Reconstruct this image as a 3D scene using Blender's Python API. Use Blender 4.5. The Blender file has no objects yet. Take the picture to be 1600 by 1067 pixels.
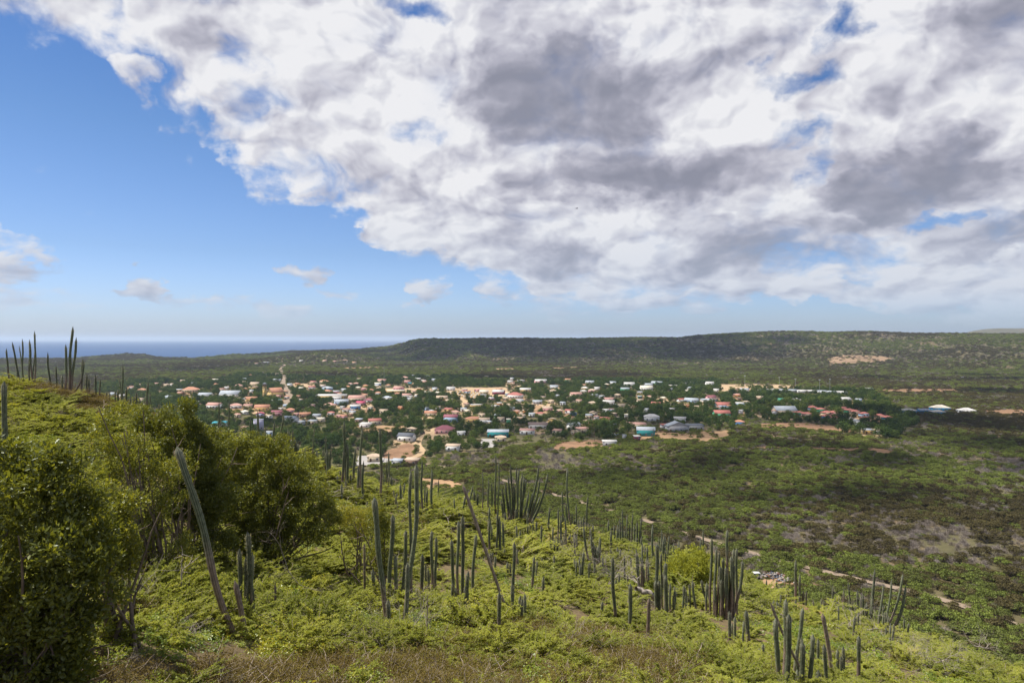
import bpy, math, random
import numpy as np
from mathutils import Vector, Matrix

S = bpy.context.scene
C = S.collection
F = 1067.0          # focal length in photo pixels (24 mm on 36 mm, 1600 wide)
HY = 530.0          # eye level in the photo
EYE = 65.0
R = math.radians
random.seed(7)
RNG = np.random.default_rng(7)

# ------------------------------------------------------------------ camera
cam = bpy.data.cameras.new('camera'); camo = bpy.data.objects.new('camera', cam); C.objects.link(camo)
cam.lens = 24.0; cam.sensor_width = 36.0; cam.clip_start = 0.1; cam.clip_end = 120000
camo.location = (0, 0, EYE); camo.rotation_euler = (R(90 - 0.188), 0, 0)
S.camera = camo
S.render.resolution_x, S.render.resolution_y = 1024, 682

# ------------------------------------------------------------------ light
SUN_EL, SUN_AZ = 64.0, -72.0      # azimuth clockwise from the view direction (+Y)
S.view_settings.view_transform = 'Standard'; S.view_settings.look = 'None'
S.view_settings.exposure = 0.68; S.view_settings.gamma = 1.0; S.view_settings.use_curve_mapping = False
EXPO = 2 ** S.view_settings.exposure
SKY_STRENGTH = 0.085
sun = bpy.data.lights.new('sun', 'SUN'); suno = bpy.data.objects.new('sun', sun); C.objects.link(suno)
sun.energy = 4.7; sun.angle = R(0.53); sun.color = (1.0, 0.955, 0.88)
SD = Vector((math.cos(R(SUN_EL)) * math.sin(R(SUN_AZ)), math.cos(R(SUN_EL)) * math.cos(R(SUN_AZ)), math.sin(R(SUN_EL))))
suno.rotation_euler = SD.to_track_quat('Z', 'Y').to_euler(); suno.location = (0, 0, 4000)

cy = S.cycles
cy.max_bounces = 5; cy.diffuse_bounces = 3; cy.glossy_bounces = 2; cy.transmission_bounces = 3
cy.volume_bounces = 0; cy.transparent_max_bounces = 12
cy.sample_clamp_indirect = 4.0

# ------------------------------------------------------------------ node helper
class NT:
    def __init__(s, tree): s.t = tree; s.N = tree.nodes; s.L = tree.links
    def n(s, typ, **kw):
        x = s.N.new(typ)
        for k, v in kw.items(): setattr(x, k, v)
        return x
    def put(s, sock, v):
        if v is None: return
        if isinstance(v, bpy.types.NodeSocket): s.L.new(v, sock)
        else: sock.default_value = v
    def m(s, op, a, b=None, c=None, clamp=False):
        x = s.n('ShaderNodeMath', operation=op, use_clamp=clamp)
        s.put(x.inputs[0], a); s.put(x.inputs[1], b)
        if c is not None: s.put(x.inputs[2], c)
        return x.outputs[0]
    def v(s, op, a, b=None):
        x = s.n('ShaderNodeVectorMath', operation=op); s.put(x.inputs[0], a); s.put(x.inputs[1], b)
        return x.outputs[1] if op in ('LENGTH', 'DOT_PRODUCT') else x.outputs[0]
    def xyz(s, a, b, c):
        x = s.n('ShaderNodeCombineXYZ'); s.put(x.inputs[0], a); s.put(x.inputs[1], b); s.put(x.inputs[2], c); return x.outputs[0]
    def sep(s, a):
        x = s.n('ShaderNodeSeparateXYZ'); s.put(x.inputs[0], a); return x.outputs
    def ss(s, x, a, b, lo=0.0, hi=1.0):
        r = s.n('ShaderNodeMapRange', interpolation_type='SMOOTHSTEP'); s.put(r.inputs[0], x)
        s.put(r.inputs[1], a); s.put(r.inputs[2], b); s.put(r.inputs[3], lo); s.put(r.inputs[4], hi); return r.outputs[0]
    def noise(s, vec, scale, detail=4, rough=0.5, dist=0.0, dim='3D'):
        x = s.n('ShaderNodeTexNoise', noise_dimensions=dim); s.put(x.inputs['Vector'], vec)
        x.inputs['Scale'].default_value = scale; x.inputs['Detail'].default_value = detail
        x.inputs['Roughness'].default_value = rough; x.inputs['Distortion'].default_value = dist
        return x.outputs[0]
    def mix(s, f, a, b):
        x = s.n('ShaderNodeMix', data_type='RGBA'); s.put(x.inputs[0], f); s.put(x.inputs[6], a); s.put(x.inputs[7], b); return x.outputs[2]
    def ramp(s, f, stops):
        x = s.n('ShaderNodeValToRGB'); s.put(x.inputs[0], f); e = x.color_ramp.elements
        while len(e) < len(stops): e.new(0.5)
        for i, (p, c) in enumerate(stops): e[i].position = p; e[i].color = (*c, 1) if len(c) == 3 else c
        return x.outputs[0]

# ------------------------------------------------------------------ sky: Nishita with cumulus in direction space
w = bpy.data.worlds.new('World'); S.world = w; w.use_nodes = True
T = NT(w.node_tree); T.N.clear()
out = T.n('ShaderNodeOutputWorld'); bg = T.n('ShaderNodeBackground'); bg.inputs[1].default_value = SKY_STRENGTH
T.L.new(bg.outputs[0], out.inputs[0])
sky = T.n('ShaderNodeTexSky', sky_type='NISHITA', sun_disc=False)
sky.sun_elevation = R(SUN_EL); sky.sun_rotation = R(SUN_AZ); sky.altitude = 60; sky.air_density = 1.0; sky.dust_density = 0.8; sky.ozone_density = 2.4
d = T.v('NORMALIZE', T.n('ShaderNodeTexCoord').outputs['Generated'])
dx, dy, dz = T.sep(d)
az = T.m('ARCTAN2', dx, dy); el = T.m('ARCSINE', dz)
P = T.xyz(az, el, 0.0)

def azel(px, py):
    a = math.atan((px - 800) / F); return a, math.atan((HY - py) / F * math.cos(a))
def field(blobs, Pn):
    """sum of soft ellipses given as (px, py, rx, ry, rotation, amplitude) on the sky"""
    acc = None
    for (px, py, rx, ry, rot, amp) in blobs:
        a, e = azel(px, py); k = math.cos(a)
        mp = T.n('ShaderNodeMapping', vector_type='TEXTURE'); T.L.new(Pn, mp.inputs[0])
        mp.inputs['Location'].default_value = (a, e, 0); mp.inputs['Rotation'].default_value = (0, 0, R(rot))
        mp.inputs['Scale'].default_value = (rx / F * k * k, ry / F * k, 1)
        g = T.n('ShaderNodeTexGradient', gradient_type='SPHERICAL'); T.L.new(mp.outputs[0], g.inputs[0])
        s_ = T.m('MULTIPLY', T.m('SMOOTHSTEP' if False else 'POWER', g.outputs[1], 0.8), amp)
        acc = s_ if acc is None else T.m('ADD', acc, s_)
    return acc

# noise space: finer and flatter towards the horizon, as a cloud deck seen in perspective
elc = T.m('MAXIMUM', el, 0.0)
Q = T.xyz(az, T.m('ADD', T.m('MULTIPLY', elc, 1.05), T.m('MULTIPLY', T.m('LOGARITHM', T.m('ADD', elc, 0.05), 2.718), 0.12)), 0.0)
def nz2(vec, sc, det, rough, col=False):
    x = T.n('ShaderNodeTexNoise', noise_dimensions='2D'); T.put(x.inputs['Vector'], vec); x.inputs['Scale'].default_value = sc; x.inputs['Detail'].default_value = det; x.inputs['Roughness'].default_value = rough
    return x.outputs[1 if col else 0]
wv = T.v('SUBTRACT', nz2(Q, 4.0, 3, .5, True), (0.5, 0.5, 0.5))
wv2 = T.v('SUBTRACT', nz2(Q, 16.0, 4, .6, True), (0.5, 0.5, 0.5))
Qw = T.v('ADD', Q, T.v('ADD', T.v('MULTIPLY', wv, (0.10, 0.08, 0)), T.v('MULTIPLY', wv2, (0.018, 0.015, 0.0))))
Pw = T.v('ADD', T.v('ADD', P, T.v('MULTIPLY', wv, (0.11, 0.08, 0.0))), T.v('MULTIPLY', wv2, (0.08, 0.06, 0.0)))
n_big = nz2(Qw, 4.5, 2, 0.5)
def puff(vec, sc, det, rough):
    """cauliflower heads: fractal of cells, high in the middle of each head"""
    x = T.n('ShaderNodeTexVoronoi', feature='F1', voronoi_dimensions='2D'); x.normalize = True; T.put(x.inputs['Vector'], vec)
    x.inputs['Scale'].default_value = sc; x.inputs['Detail'].default_value = det; x.inputs['Roughness'].default_value = rough
    return T.m('SUBTRACT', 1.0, x.outputs['Distance'])
pf = puff(Qw, 11.0, 3, .55); pf_up = puff(T.v('ADD', Qw, (-0.010, 0.016, 0)), 11.0, 3, .55)
n_mid = nz2(Qw, 8.0, 8, 0.62)
n_soft = nz2(Qw, 5.0, 4, 0.5); n_soft_up = nz2(T.v('ADD', Qw, (-0.02, 0.035, 0)), 5.0, 4, 0.5)
n_b2 = n_soft

COVER = [  # main bank: upper right, lower edge running from upper left down to the right
    (480, -60, 560, 170, -8, 1.0), (120, -30, 360, 125, -8, .72), (330, 140, 120, 90, -30, .66), (420, 225, 120, 75, -35, .66),
    (520, 150, 210, 150, 0, .8), (640, 80, 320, 240, 0, 1.0), (620, 270, 200, 110, -20, .72), (860, 160, 420, 260, 0, 1.3),
    (720, 330, 190, 120, -25, .7), (800, 420, 130, 65, -20, .50), (1020, 300, 420, 170, 0, 1.25), (900, 380, 250, 90, -8, .8),
    (1180, 180, 340, 240, 0, 1.0), (1120, 400, 300, 75, 0, .85), (1400, 180, 330, 260, 0, 1.3), (1560, 300, 330, 220, 0, 1.3),
    (1440, 430, 180, 70, 0, .85), (1600, 440, 190, 60, 0, .85), (1000, 430, 130, 45, 0, .6), (1560, 60, 320, 200, 0, 1.1),
    (1100, 30, 360, 160, 0, 1.0), (1250, 462, 120, 28, 0, .6), (1040, 475, 120, 26, -5, .6), (1350, 462, 160, 26, 0, .55),
    (1330, 400, 45, 22, 0, .5),
    # small separate puffs over the sea
    (28, 385, 52, 44, 0, .85), (60, 415, 50, 26, 0, .75), (55, 465, 120, 36, -8, .8), (208, 128, 44, 36, 0, .95), (236, 466, 50, 28, 0, .85),
    (445, 485, 62, 22, 0, .75), (505, 425, 40, 18, 0, .75), (668, 452, 46, 24, 0, .8), (535, 458, 40, 18, 0, .7), (310, 490, 130, 18, 0, .34),
    (600, 490, 120, 16, 0, .32), (215, 420, 24, 10, 0, .36), (385, 470, 30, 22, 0, .32), (900, 480, 130, 16, 0, .3),
]
HOLES = [(1320, 62, 62, 40, 20, .75), (1250, 145, 95, 26, 0, .7), (640, 8, 60, 22, 0, .62), (1440, 345, 60, 18, 0, .75), (368, 105, 34, 40, 0, .28),
         (390, 155, 50, 30, 20, .26), (655, 210, 34, 20, 0, .36), (560, 285, 50, 24, 0, .3), (1240, 215, 60, 18, 0, .45), (1268, 260, 28, 40, 0, .4),
         (1180, 120, 24, 20, 0, .4), (1380, 385, 90, 26, 0, .5), (1000, 395, 120, 22, 0, .0), (230, 120, 120, 60, 0, .2), (1262, 410, 60, 40, 0, .4)]
GREY = [(900, 155, 240, 85, -3, 1.0), (870, 85, 210, 120, -5, .42), (700, 150, 130, 70, 0, .15), (1040, 275, 290, 60, 3, 1.05), (860, 240, 200, 80, 0, .35), (1480, 255, 270, 90, 0, 1.15),
        (1560, 55, 160, 110, 0, .65), (1180, 390, 200, 50, 0, .9), (860, 405, 130, 48, 0, .85), (700, 350, 120, 40, -20, .35), (1560, 365, 200, 45, 0, .75),
        (560, 225, 130, 60, -30, .30), (330, 40, 330, 80, -10, .50), (620, 290, 110, 45, -20, .2), (1340, 330, 120, 60, 0, .6), (1120, 340, 160, 30, 0, .5),
        (1160, 60, 120, 60, 0, .2), (1260, 110, 130, 50, 0, .25), (1000, 180, 130, 60, 0, .25), (1540, 400, 200, 22, 0, .5), (1400, 440, 140, 20, 0, .3)]
WHITE = [(450, 90, 90, 80, 0, .4), (1180, 200, 110, 60, 0, .25), (1450, 140, 130, 60, 30, .5), (1575, 190, 70, 75, 30, 1.1), (560, 130, 130, 120, 0, .35),
         (1150, 230, 150, 50, 20, .25), (1050, 190, 190, 40, 0, .3), (960, 325, 170, 28, 5, .55), (1270, 310, 40, 80, 0, .35), (1390, 400, 90, 40, 0, .4),
         (980, 430, 80, 30, 0, .35), (830, 340, 60, 40, 0, .35), (640, 140, 90, 100, 0, .3), (1350, 120, 120, 60, 0, .35)]
cov = field(COVER, Pw); hol = field(HOLES, Pw); gry = field(GREY, Pw); wht = field(WHITE, Pw)
# beyond the frame the same kind of broken cumulus goes on
off = T.m('MAXIMUM', T.ss(T.m('ABSOLUTE', az), 0.66, 1.0), T.ss(el, 0.50, 0.75))
cov2 = T.m('MULTIPLY', off, T.ss(n_big, 0.36, 0.62))
cov2 = T.m('MULTIPLY', cov2, T.ss(el, 0.02, 0.16))
gry2 = T.m('MULTIPLY', off, T.ss(n_b2, 0.42, 0.65, 0, .8))
cov = T.m('ADD', cov, cov2); gry = T.m('ADD', gry, gry2)
dens = T.m('SUBTRACT', T.m('MINIMUM', cov, 0.72), hol)
solid = T.ss(cov, 0.7, 1.9, 1.0, 0.38)
ero = T.m('ADD', T.m('MULTIPLY', T.m('SUBTRACT', n_mid, 0.5), 1.75), T.m('MULTIPLY', T.m('SUBTRACT', pf, 0.66), 1.35))
dens = T.m('ADD', dens, T.m('MULTIPLY', ero, solid))
dens = T.m('SUBTRACT', dens, T.ss(cov, 0.30, 0.0, 0.0, 0.45))
alpha = T.ss(dens, 0.05, 0.74)
alpha = T.m('MULTIPLY', alpha, T.ss(el, 0.0, 0.07, 0.0, 1.0))
relief = T.m('MULTIPLY', T.m('SUBTRACT', pf, pf_up), 2.0)
relief2 = T.m('MULTIPLY', T.m('SUBTRACT', n_soft, n_soft_up), 2.2)
rel = T.m('MULTIPLY', T.m('ADD', relief, relief2), T.m('SUBTRACT', 1.0, T.m('MULTIPLY', T.m('MINIMUM', gry, 1.0), 0.60)))
core = T.ss(dens, 0.45, 1.3)
sh = T.m('ADD', T.m('MULTIPLY', T.ss(gry, 0.0, 1.1), 0.82), T.m('MULTIPLY', core, 0.05))
sh = T.m('SUBTRACT', sh, T.m('MULTIPLY', wht, 0.38))
sh = T.m('ADD', sh, T.m('MULTIPLY', T.m('SUBTRACT', n_soft, 0.5), 0.38))
sh = T.m('ADD', sh, T.m('MULTIPLY', T.m('SUBTRACT', 1.0, alpha), 0.10))
lit = T.m('SUBTRACT', T.m('ADD', rel, 0.87), sh)
LC = [(0.0, (.27, .28, .35)), (0.22, (.35, .355, .43)), (0.45, (.49, .49, .57)), (0.7, (.66, .66, .725)), (.88, (.77, .775, .815)), (1.0, (.86, .86, .885))]
cc = T.mix(T.ss(el, 0.0, 0.24, 0.55, 0.0), T.ramp(lit, LC), (.46, .55, .70, 1))
cloudc = T.v('SCALE', cc); T.N[-1].inputs[3].default_value = 1.0 / (SKY_STRENGTH * EXPO)
tint = T.v('MULTIPLY', sky.outputs[0], T.ramp(T.ss(el, 0.0, 0.55), [(0, (.72, .85, 1.22)), (.12, (.60, .72, .97)), (.5, (.46, .63, .84)), (1, (.27, .49, .78))]))
fin = T.mix(alpha, tint, cloudc)
T.L.new(fin, bg.inputs[0])
w.cycles.sampling_method = 'MANUAL'; w.cycles.sample_map_resolution = 512

# ------------------------------------------------------------------ numpy noise
def _h(ix, iy, s):
    n = (ix.astype(np.int64) * 374761393 + iy.astype(np.int64) * 668265263 + s * 974634777) & 0x7fffffff
    n = ((n ^ (n >> 13)) * 1274126177) & 0x7fffffff
    return ((n ^ (n >> 16)) & 0xffff) / 65535.0
def vnoise(x, y, s=0):
    x = np.asarray(x, float); y = np.asarray(y, float)
    ix = np.floor(x); iy = np.floor(y); fx = x - ix; fy = y - iy
    fx = fx * fx * (3 - 2 * fx); fy = fy * fy * (3 - 2 * fy)
    a = _h(ix, iy, s); b = _h(ix + 1, iy, s); c = _h(ix, iy + 1, s); d_ = _h(ix + 1, iy + 1, s)
    return (a * (1 - fx) + b * fx) * (1 - fy) + (c * (1 - fx) + d_ * fx) * fy
def fbm(x, y, s=0, o=4):
    t = 0; a = .5; k = 1; tot = 0
    for i in range(o): t = t + a * vnoise(np.asarray(x) * k, np.asarray(y) * k, s + i * 17); tot += a; a *= .5; k *= 2.03
    return t / tot
def sstep(a, b, x):
    t = np.clip((x - a) / (b - a), 0, 1); return t * t * (3 - 2 * t)

# ------------------------------------------------------------------ terrain height
HILL = [(0,1067,7),(200,1067,8),(400,1067,8.5),(600,1067,9),(800,1067,9.5),(1000,1067,11),(1200,1067,15),(1400,1067,19),(1600,1067,24),
 (380,1000,11),(590,960,15),(750,965,16),(960,975,20),(1050,955,23),(1220,1060,15.5),(1340,1064,19),(300,850,17),(0,900,9),
 (150,800,20),(100,650,32),(0,582,42),(110,596,38),(230,644,38),(330,690,36),(450,715,35),(600,768,34),(700,785,35),(860,815,36),
 (800,835,32),(1000,855,37),(1120,885,36),(900,885,28),(1250,955,33),(1400,985,32),(1500,1018,30),(1600,1058,28),(650,860,24),(450,870,20),
 (550,1010,12.5),(800,1010,13),(1200,1010,19.5),(1400,1035,22),(-200,620,40),(-400,700,30),(1800,1100,26)]
SIL = [(-400,640,44),(-200,600,44),(0,582,44),(110,596,42),(230,644,41),(330,690,39),(450,715,38),(600,768,37),(700,785,38),(860,815,39),(1000,855,40),
       (1120,885,39),(1250,955,36),(1400,985,35),(1500,1018,33),(1600,1058,31),(1800,1110,29),(2100,1180,26)]
hp = [((px - 800) / F * Y, Y, -(py - HY) / F * Y) for px, py, Y in HILL]
for px, py, Y in SIL:
    z = -(py - HY) / F * Y; X = (px - 800) / F * Y; r = math.hypot(X, Y)
    for k in (0.28, 0.62, 1.0):
        L_ = (-66 - z) / -0.52; q = 1 + L_ * k / r
        hp.append((X * q, Y * q, z - (z + 66) * k ** 1.05 - (1.2 if k < .5 else 0)))
hp += [(0, 0, -1.9), (0, 4, -2.7), (-4, 2, -2.3), (4, 3, -3.2), (3, -6, -1.6), (-20, -10, -1.5), (0, -20, -1.5), (20, -10, -7), (-30, 8, -2.5), (-45, 20, -1.5),
       (30, 10, -15), (0, -60, -20), (-60, -40, -15), (60, -40, -40), (-90, 20, -20), (80, 0, -66), (0, -140, -66), (-120, -80, -66), (-150, 40, -66), (110, -90, -66), (120, 30, -70)]
hp = np.array(hp)
def _k(r): return r            # polyharmonic, degree 1: never overshoots
dm = np.hypot(hp[:, 0][:, None] - hp[:, 0][None], hp[:, 1][:, None] - hp[:, 1][None])
nn = len(hp); A = np.zeros((nn + 3, nn + 3)); A[:nn, :nn] = _k(dm) + np.eye(nn) * -0.6
A[:nn, nn] = 1; A[:nn, nn + 1] = hp[:, 0]; A[:nn, nn + 2] = hp[:, 1]; A[nn:, :nn] = A[:nn, nn:].T
sol = np.linalg.solve(A, np.concatenate([hp[:, 2], [0, 0, 0]]))
CREST = np.array([(-600,560),(0,560),(120,559),(165,555),(200,552.5),(225,553),(245,557),(300,558),(390,553.5),(440,549),(500,546),(560,545),(600,541.5),(628,536),(645,531),(660,529.5),(900,528.5),
                  (1060,527.5),(1090,523.5),(1150,519.5),(1330,518),(1430,520.5),(1600,521.5),(2400,521)])
YC = np.array([(-600,2400),(380,2400),(430,2700),(620,2700),(660,2350),(1100,2250),(1600,1900),(2400,1800)])
Y0 = np.array([(-600,2200),(100,2150),(380,2100),(430,1900),(600,1750),(1200,1500),(1600,1150),(2400,1000)])
def gz(x, y):
    x = np.atleast_1d(np.asarray(x, float)); y = np.atleast_1d(np.asarray(y, float))
    r = np.hypot(x, y)
    a = np.clip(np.arctan2(x, y), -R(58), R(58)); dd = r * np.cos(a); px = 800 + F * np.tan(a)
    val = 2.2 * (fbm(x / 160, y / 160, 3) - .5) * sstep(120, 300, r)
    cp = np.interp(px, CREST[:, 0], CREST[:, 1]); yc = np.interp(px, YC[:, 0], YC[:, 1]); y0 = np.interp(px, Y0[:, 0], Y0[:, 1])
    cz = EYE - (cp - HY) / F * yc - 3.5 + (fbm(x / 110, y / 300, 77, 4) - .5) * 9
    s = sstep(0, 1, (dd - y0) / (yc - y0)); s = s ** 1.35
    g = (fbm(x / 150, y / 260, 9, 5) - .5) * 1.7
    s = np.clip(s + g * .9 * s * (1 - s) , 0, 1)
    z = val * (1 - s) + cz * s
    left = 1 - sstep(610, 660, px)
    fall = sstep(0, 1, (dd - yc) / 220)
    z = z * (1 - fall * left) + (-14) * fall * left
    mesa = (1 - left) * sstep(3600, 4300, dd); z = z * (1 - mesa) + (-14) * mesa
    b2 = np.exp(-((dd - 5200) / 500) ** 2) * sstep(1380, 1560, px); z = np.maximum(z, (EYE + 17.0 / F * 5200) * b2 - 14 * (1 - b2))
    # small cone hill and far swells on the plain
    def bump(pxc, Yc, h, wx, wy):
        X = (pxc - 800) / F * Yc; return h * np.exp(-((x - X) / wx) ** 2 - ((y - Yc) / wy) ** 2)
    z = z + bump(500, 1900, 27, 150, 160) + bump(360, 1700, 5, 160, 120)
    # near hill
    m = r < 260
    if m.any():
        xm, ym = x[m], y[m]; hz_ = np.zeros(xm.shape)
        for i0 in range(0, len(xm), 20000):
            sl = slice(i0, i0 + 20000)
            D = np.hypot(xm[sl, None] - hp[None, :, 0], ym[sl, None] - hp[None, :, 1])
            hz_[sl] = _k(D) @ sol[:nn] + sol[nn] + sol[nn + 1] * xm[sl] + sol[nn + 2] * ym[sl]
        hz_ = hz_ + EYE - 0.35
        hz_ += (fbm(xm / 3.0, ym / 3.0, 21) - .5) * 0.5 * sstep(6, 14, r[m])
        hz_ = hz_ * (1 - sstep(190, 250, r[m])) - 8 * sstep(190, 250, r[m])
        zz = z[m]; k = 2.0; h = np.clip(0.5 + 0.5 * (hz_ - zz) / k, 0, 1)
        z[m] = zz * (1 - h) + hz_ * h + k * h * (1 - h) * .5
    return z
def g1(x, y): return float(gz(x, y)[0])
def on_ground(px, py, lift=0.0, near=False):
    """the point of the ground seen at a photo pixel"""
    Ys = np.concatenate([np.arange(6, 60, .15), [] if near else np.geomspace(60, 4000, 900)])
    xs = (px - 800) / F * Ys; zr = EYE - (py - HY) / F * Ys; g = gz(xs, Ys) + lift
    hit = np.where(zr <= g)[0]
    if len(hit) and not near:
        i = hit[0]
    elif len(hit) and Ys[hit[0]] < 45: i = hit[0]
    else: 
        m = (Ys > 24) & (Ys < 44); j = np.where(m)[0]; i = j[np.argmin(((zr - g) / Ys)[j])]
    return xs[i], Ys[i], g[i] - lift
def onp(pxs, pys):
    return [on_ground(a, b) for a, b in zip(pxs, pys)]

# ------------------------------------------------------------------ object helpers
def tag(o, label=None, cat=None, group=None, kind=None):
    if label: o['label'] = label
    if cat: o['category'] = cat
    if group: o['group'] = group
    if kind: o['kind'] = kind
    return o
def empty(name, loc, rz=0.0):
    o = bpy.data.objects.new(name, None); o.empty_display_size = .2; C.objects.link(o); o.location = loc; o.rotation_euler = (0, 0, rz); return o
def link(name, me, parent=None, loc=None, rot=None, scale=None):
    o = bpy.data.objects.new(name, me); C.objects.link(o)
    if parent is not None: o.parent = parent
    if loc is not None: o.location = loc
    if rot is not None: o.rotation_euler = rot
    if scale is not None: o.scale = scale
    return o
class MB:
    def __init__(s): s.V = []; s.T = []; s.mi = []; s.n = 0; s.col = []
    def add(s, V, Fc, mi=0, col=None):
        """V (n,3) array, Fc (m,3|4) int array"""
        V = np.asarray(V, float).reshape(-1, 3); Fc = np.asarray(Fc, int)
        s.V.append(V); s.T.append((Fc + s.n, mi)); s.n += len(V)
        s.col.append(np.ones((len(V), 3)) * (col if col is not None else (1, 1, 1)))
    def box(s, c, size, mi=0, rz=0.0):
        x, y, z = [q / 2 for q in size]
        V = np.array([(i * x, j * y, k * z) for i in (-1, 1) for j in (-1, 1) for k in (-1, 1)])
        if rz: co, si = math.cos(rz), math.sin(rz); V = np.stack([V[:, 0] * co - V[:, 1] * si, V[:, 0] * si + V[:, 1] * co, V[:, 2]], 1)
        s.add(V + np.array(c), [(0, 1, 3, 2), (4, 6, 7, 5), (0, 4, 5, 1), (2, 3, 7, 6), (0, 2, 6, 4), (1, 5, 7, 3)], mi)
    def tube(s, pts, rad, n=5, mi=0, cap=True):
        pts = [Vector(p) for p in pts]; V = []; m = len(pts)
        for i, p in enumerate(pts):
            t = (pts[min(i + 1, m - 1)] - pts[max(i - 1, 0)]); t = t.normalized() if t.length > 1e-9 else Vector((0, 0, 1))
            a = t.orthogonal().normalized() if i == 0 else (a - t * a.dot(t)).normalized()
            b = t.cross(a); r = rad[i] if hasattr(rad, '__len__') else rad
            for k in range(n):
                q = 2 * math.pi * k / n; V.append(p + (a * math.cos(q) + b * math.sin(q)) * r)
        Fc = [(i * n + k, i * n + (k + 1) % n, (i + 1) * n + (k + 1) % n, (i + 1) * n + k) for i in range(m - 1) for k in range(n)]
        s.add(V, Fc, mi)
        if cap and n > 2:
            V2 = [V[(m - 1) * n + k] for k in range(n)] + [pts[-1]]
            s.add(V2, [(k, (k + 1) % n, n) for k in range(n)], mi)
    def mesh(s, name, mats, smooth=False, color=False):
        V = np.concatenate(s.V); me = bpy.data.meshes.new(name)
        nf = sum(len(f) for f, _ in s.T); nl = sum(f.size for f, _ in s.T)
        me.vertices.add(len(V)); me.vertices.foreach_set('co', V.astype(np.float32).ravel())
        me.loops.add(nl); me.polygons.add(nf)
        li = np.concatenate([f.ravel() for f, _ in s.T]); tot = np.concatenate([np.full(len(f), f.shape[1]) for f, _ in s.T])
        me.loops.foreach_set('vertex_index', li.astype(np.int32))
        me.polygons.foreach_set('loop_start', np.concatenate([[0], np.cumsum(tot)[:-1]]).astype(np.int32))
        me.polygons.foreach_set('material_index', np.concatenate([np.full(len(f), m_) for f, m_ in s.T]).astype(np.int32))
        if smooth: me.polygons.foreach_set('use_smooth', np.ones(nf, bool))
        for m_ in (mats if isinstance(mats, (list, tuple)) else [mats]): me.materials.append(m_)
        if color:
            at = me.color_attributes.new('Col', 'FLOAT_COLOR', 'POINT'); cc_ = np.concatenate(s.col)
            at.data.foreach_set('color', np.concatenate([cc_, np.ones((len(cc_), 1))], 1).astype(np.float32).ravel())
        me.update(calc_edges=True); me.validate(); return me

# ------------------------------------------------------------------ materials
def mat(name):
    m = bpy.data.materials.new(name); m.use_nodes = True; t = NT(m.node_tree); t.N.clear()
    o = t.n('ShaderNodeOutputMaterial'); return m, t, o
def simple(name, col, rough=.8, var=.25, scale=1.0, spec=.3, metal=0.0, bump=0.0):
    m, t, o = mat(name); b = t.n('ShaderNodeBsdfPrincipled'); t.L.new(b.outputs[0], o.inputs[0])
    co = t.n('ShaderNodeTexCoord').outputs['Object']
    n_ = t.noise(co, scale, 6, .6); n2 = t.noise(co, scale * 6, 4, .6)
    f = t.m('ADD', t.m('MULTIPLY', n_, .7), t.m('MULTIPLY', n2, .3)); f = t.ss(f, .3, .7)
    c0 = tuple(q * (1 - var) for q in col); c1 = tuple(min(1, q * (1 + var)) for q in col)
    t.L.new(t.mix(f, (*c0, 1), (*c1, 1)), b.inputs['Base Color']); b.inputs['Roughness'].default_value = rough
    b.inputs['Specular IOR Level'].default_value = spec; b.inputs['Metallic'].default_value = metal
    if bump:
        bp = t.n('ShaderNodeBump'); bp.inputs['Strength'].default_value = bump; t.L.new(n2, bp.inputs['Height']); t.L.new(bp.outputs[0], b.inputs['Normal'])
    return m
def foliage(name, cols, trans=.35, gloss=0.0, patch=60.0, rough=.4, faces=True, hue2=None):
    """cols: ramp of leaf colours; picked per plant (random), per place (slow noise over the land) and per leaf"""
    m, t, o = mat(name)
    oi = t.n('ShaderNodeObjectInfo'); geo = t.n('ShaderNodeNewGeometry')
    f = t.m('MULTIPLY', oi.outputs['Random'], .45)
    f = t.m('ADD', f, t.m('MULTIPLY', t.noise(oi.outputs['Location'], 1.0 / patch, 3, .6), .75))
    if faces: f = t.m('ADD', f, t.m('MULTIPLY', geo.outputs['Random Per Island'], .40))
    f = t.m('SUBTRACT', f, .32 if faces else .14)
    c = t.ramp(f, cols)
    df = t.n('ShaderNodeBsdfDiffuse'); t.L.new(c, df.inputs[0])
    tr = t.n('ShaderNodeBsdfTranslucent'); t.L.new(t.v('MULTIPLY', c, (1.5, 1.35, .55)), tr.inputs[0])
    mx = t.n('ShaderNodeMixShader'); mx.inputs[0].default_value = trans; t.L.new(df.outputs[0], mx.inputs[1]); t.L.new(tr.outputs[0], mx.inputs[2])
    last = mx.outputs[0]
    if gloss:
        gl = t.n('ShaderNodeBsdfGlossy'); gl.inputs['Roughness'].default_value = rough; gl.inputs[0].default_value = (.9, .95, .9, 1)
        m2 = t.n('ShaderNodeMixShader'); m2.inputs[0].default_value = gloss; t.L.new(last, m2.inputs[1]); t.L.new(gl.outputs[0], m2.inputs[2]); last = m2.outputs[0]
    t.L.new(last, o.inputs[0]); return m
M = {}
M['acacia'] = foliage('acacia leaves', [(0, (.085, .105, .026)), (.3, (.18, .205, .038)), (.6, (.29, .31, .055)), (.85, (.38, .39, .075)), (1, (.42, .33, .13))], .45, patch=3.5)
M['yellowleaf'] = foliage('yellow green broad leaves', [(0, (.09, .15, .02)), (.5, (.20, .26, .03)), (.85, (.36, .34, .03)), (1, (.45, .33, .04))], .4, .03, patch=5)
M['brownleaf'] = foliage('brown drying leaves', [(0, (.07, .06, .025)), (.5, (.15, .11, .035)), (.8, (.17, .16, .035)), (1, (.25, .19, .07))], .3, patch=4)
M['darkleaf'] = foliage('glossy dark leaves', [(0, (.065, .08, .017)), (.38, (.15, .168, .028)), (.66, (.31, .30, .042)), (.88, (.50, .42, .09)), (1, (.42, .24, .09))], .45, .03, patch=30, rough=.42)
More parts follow.
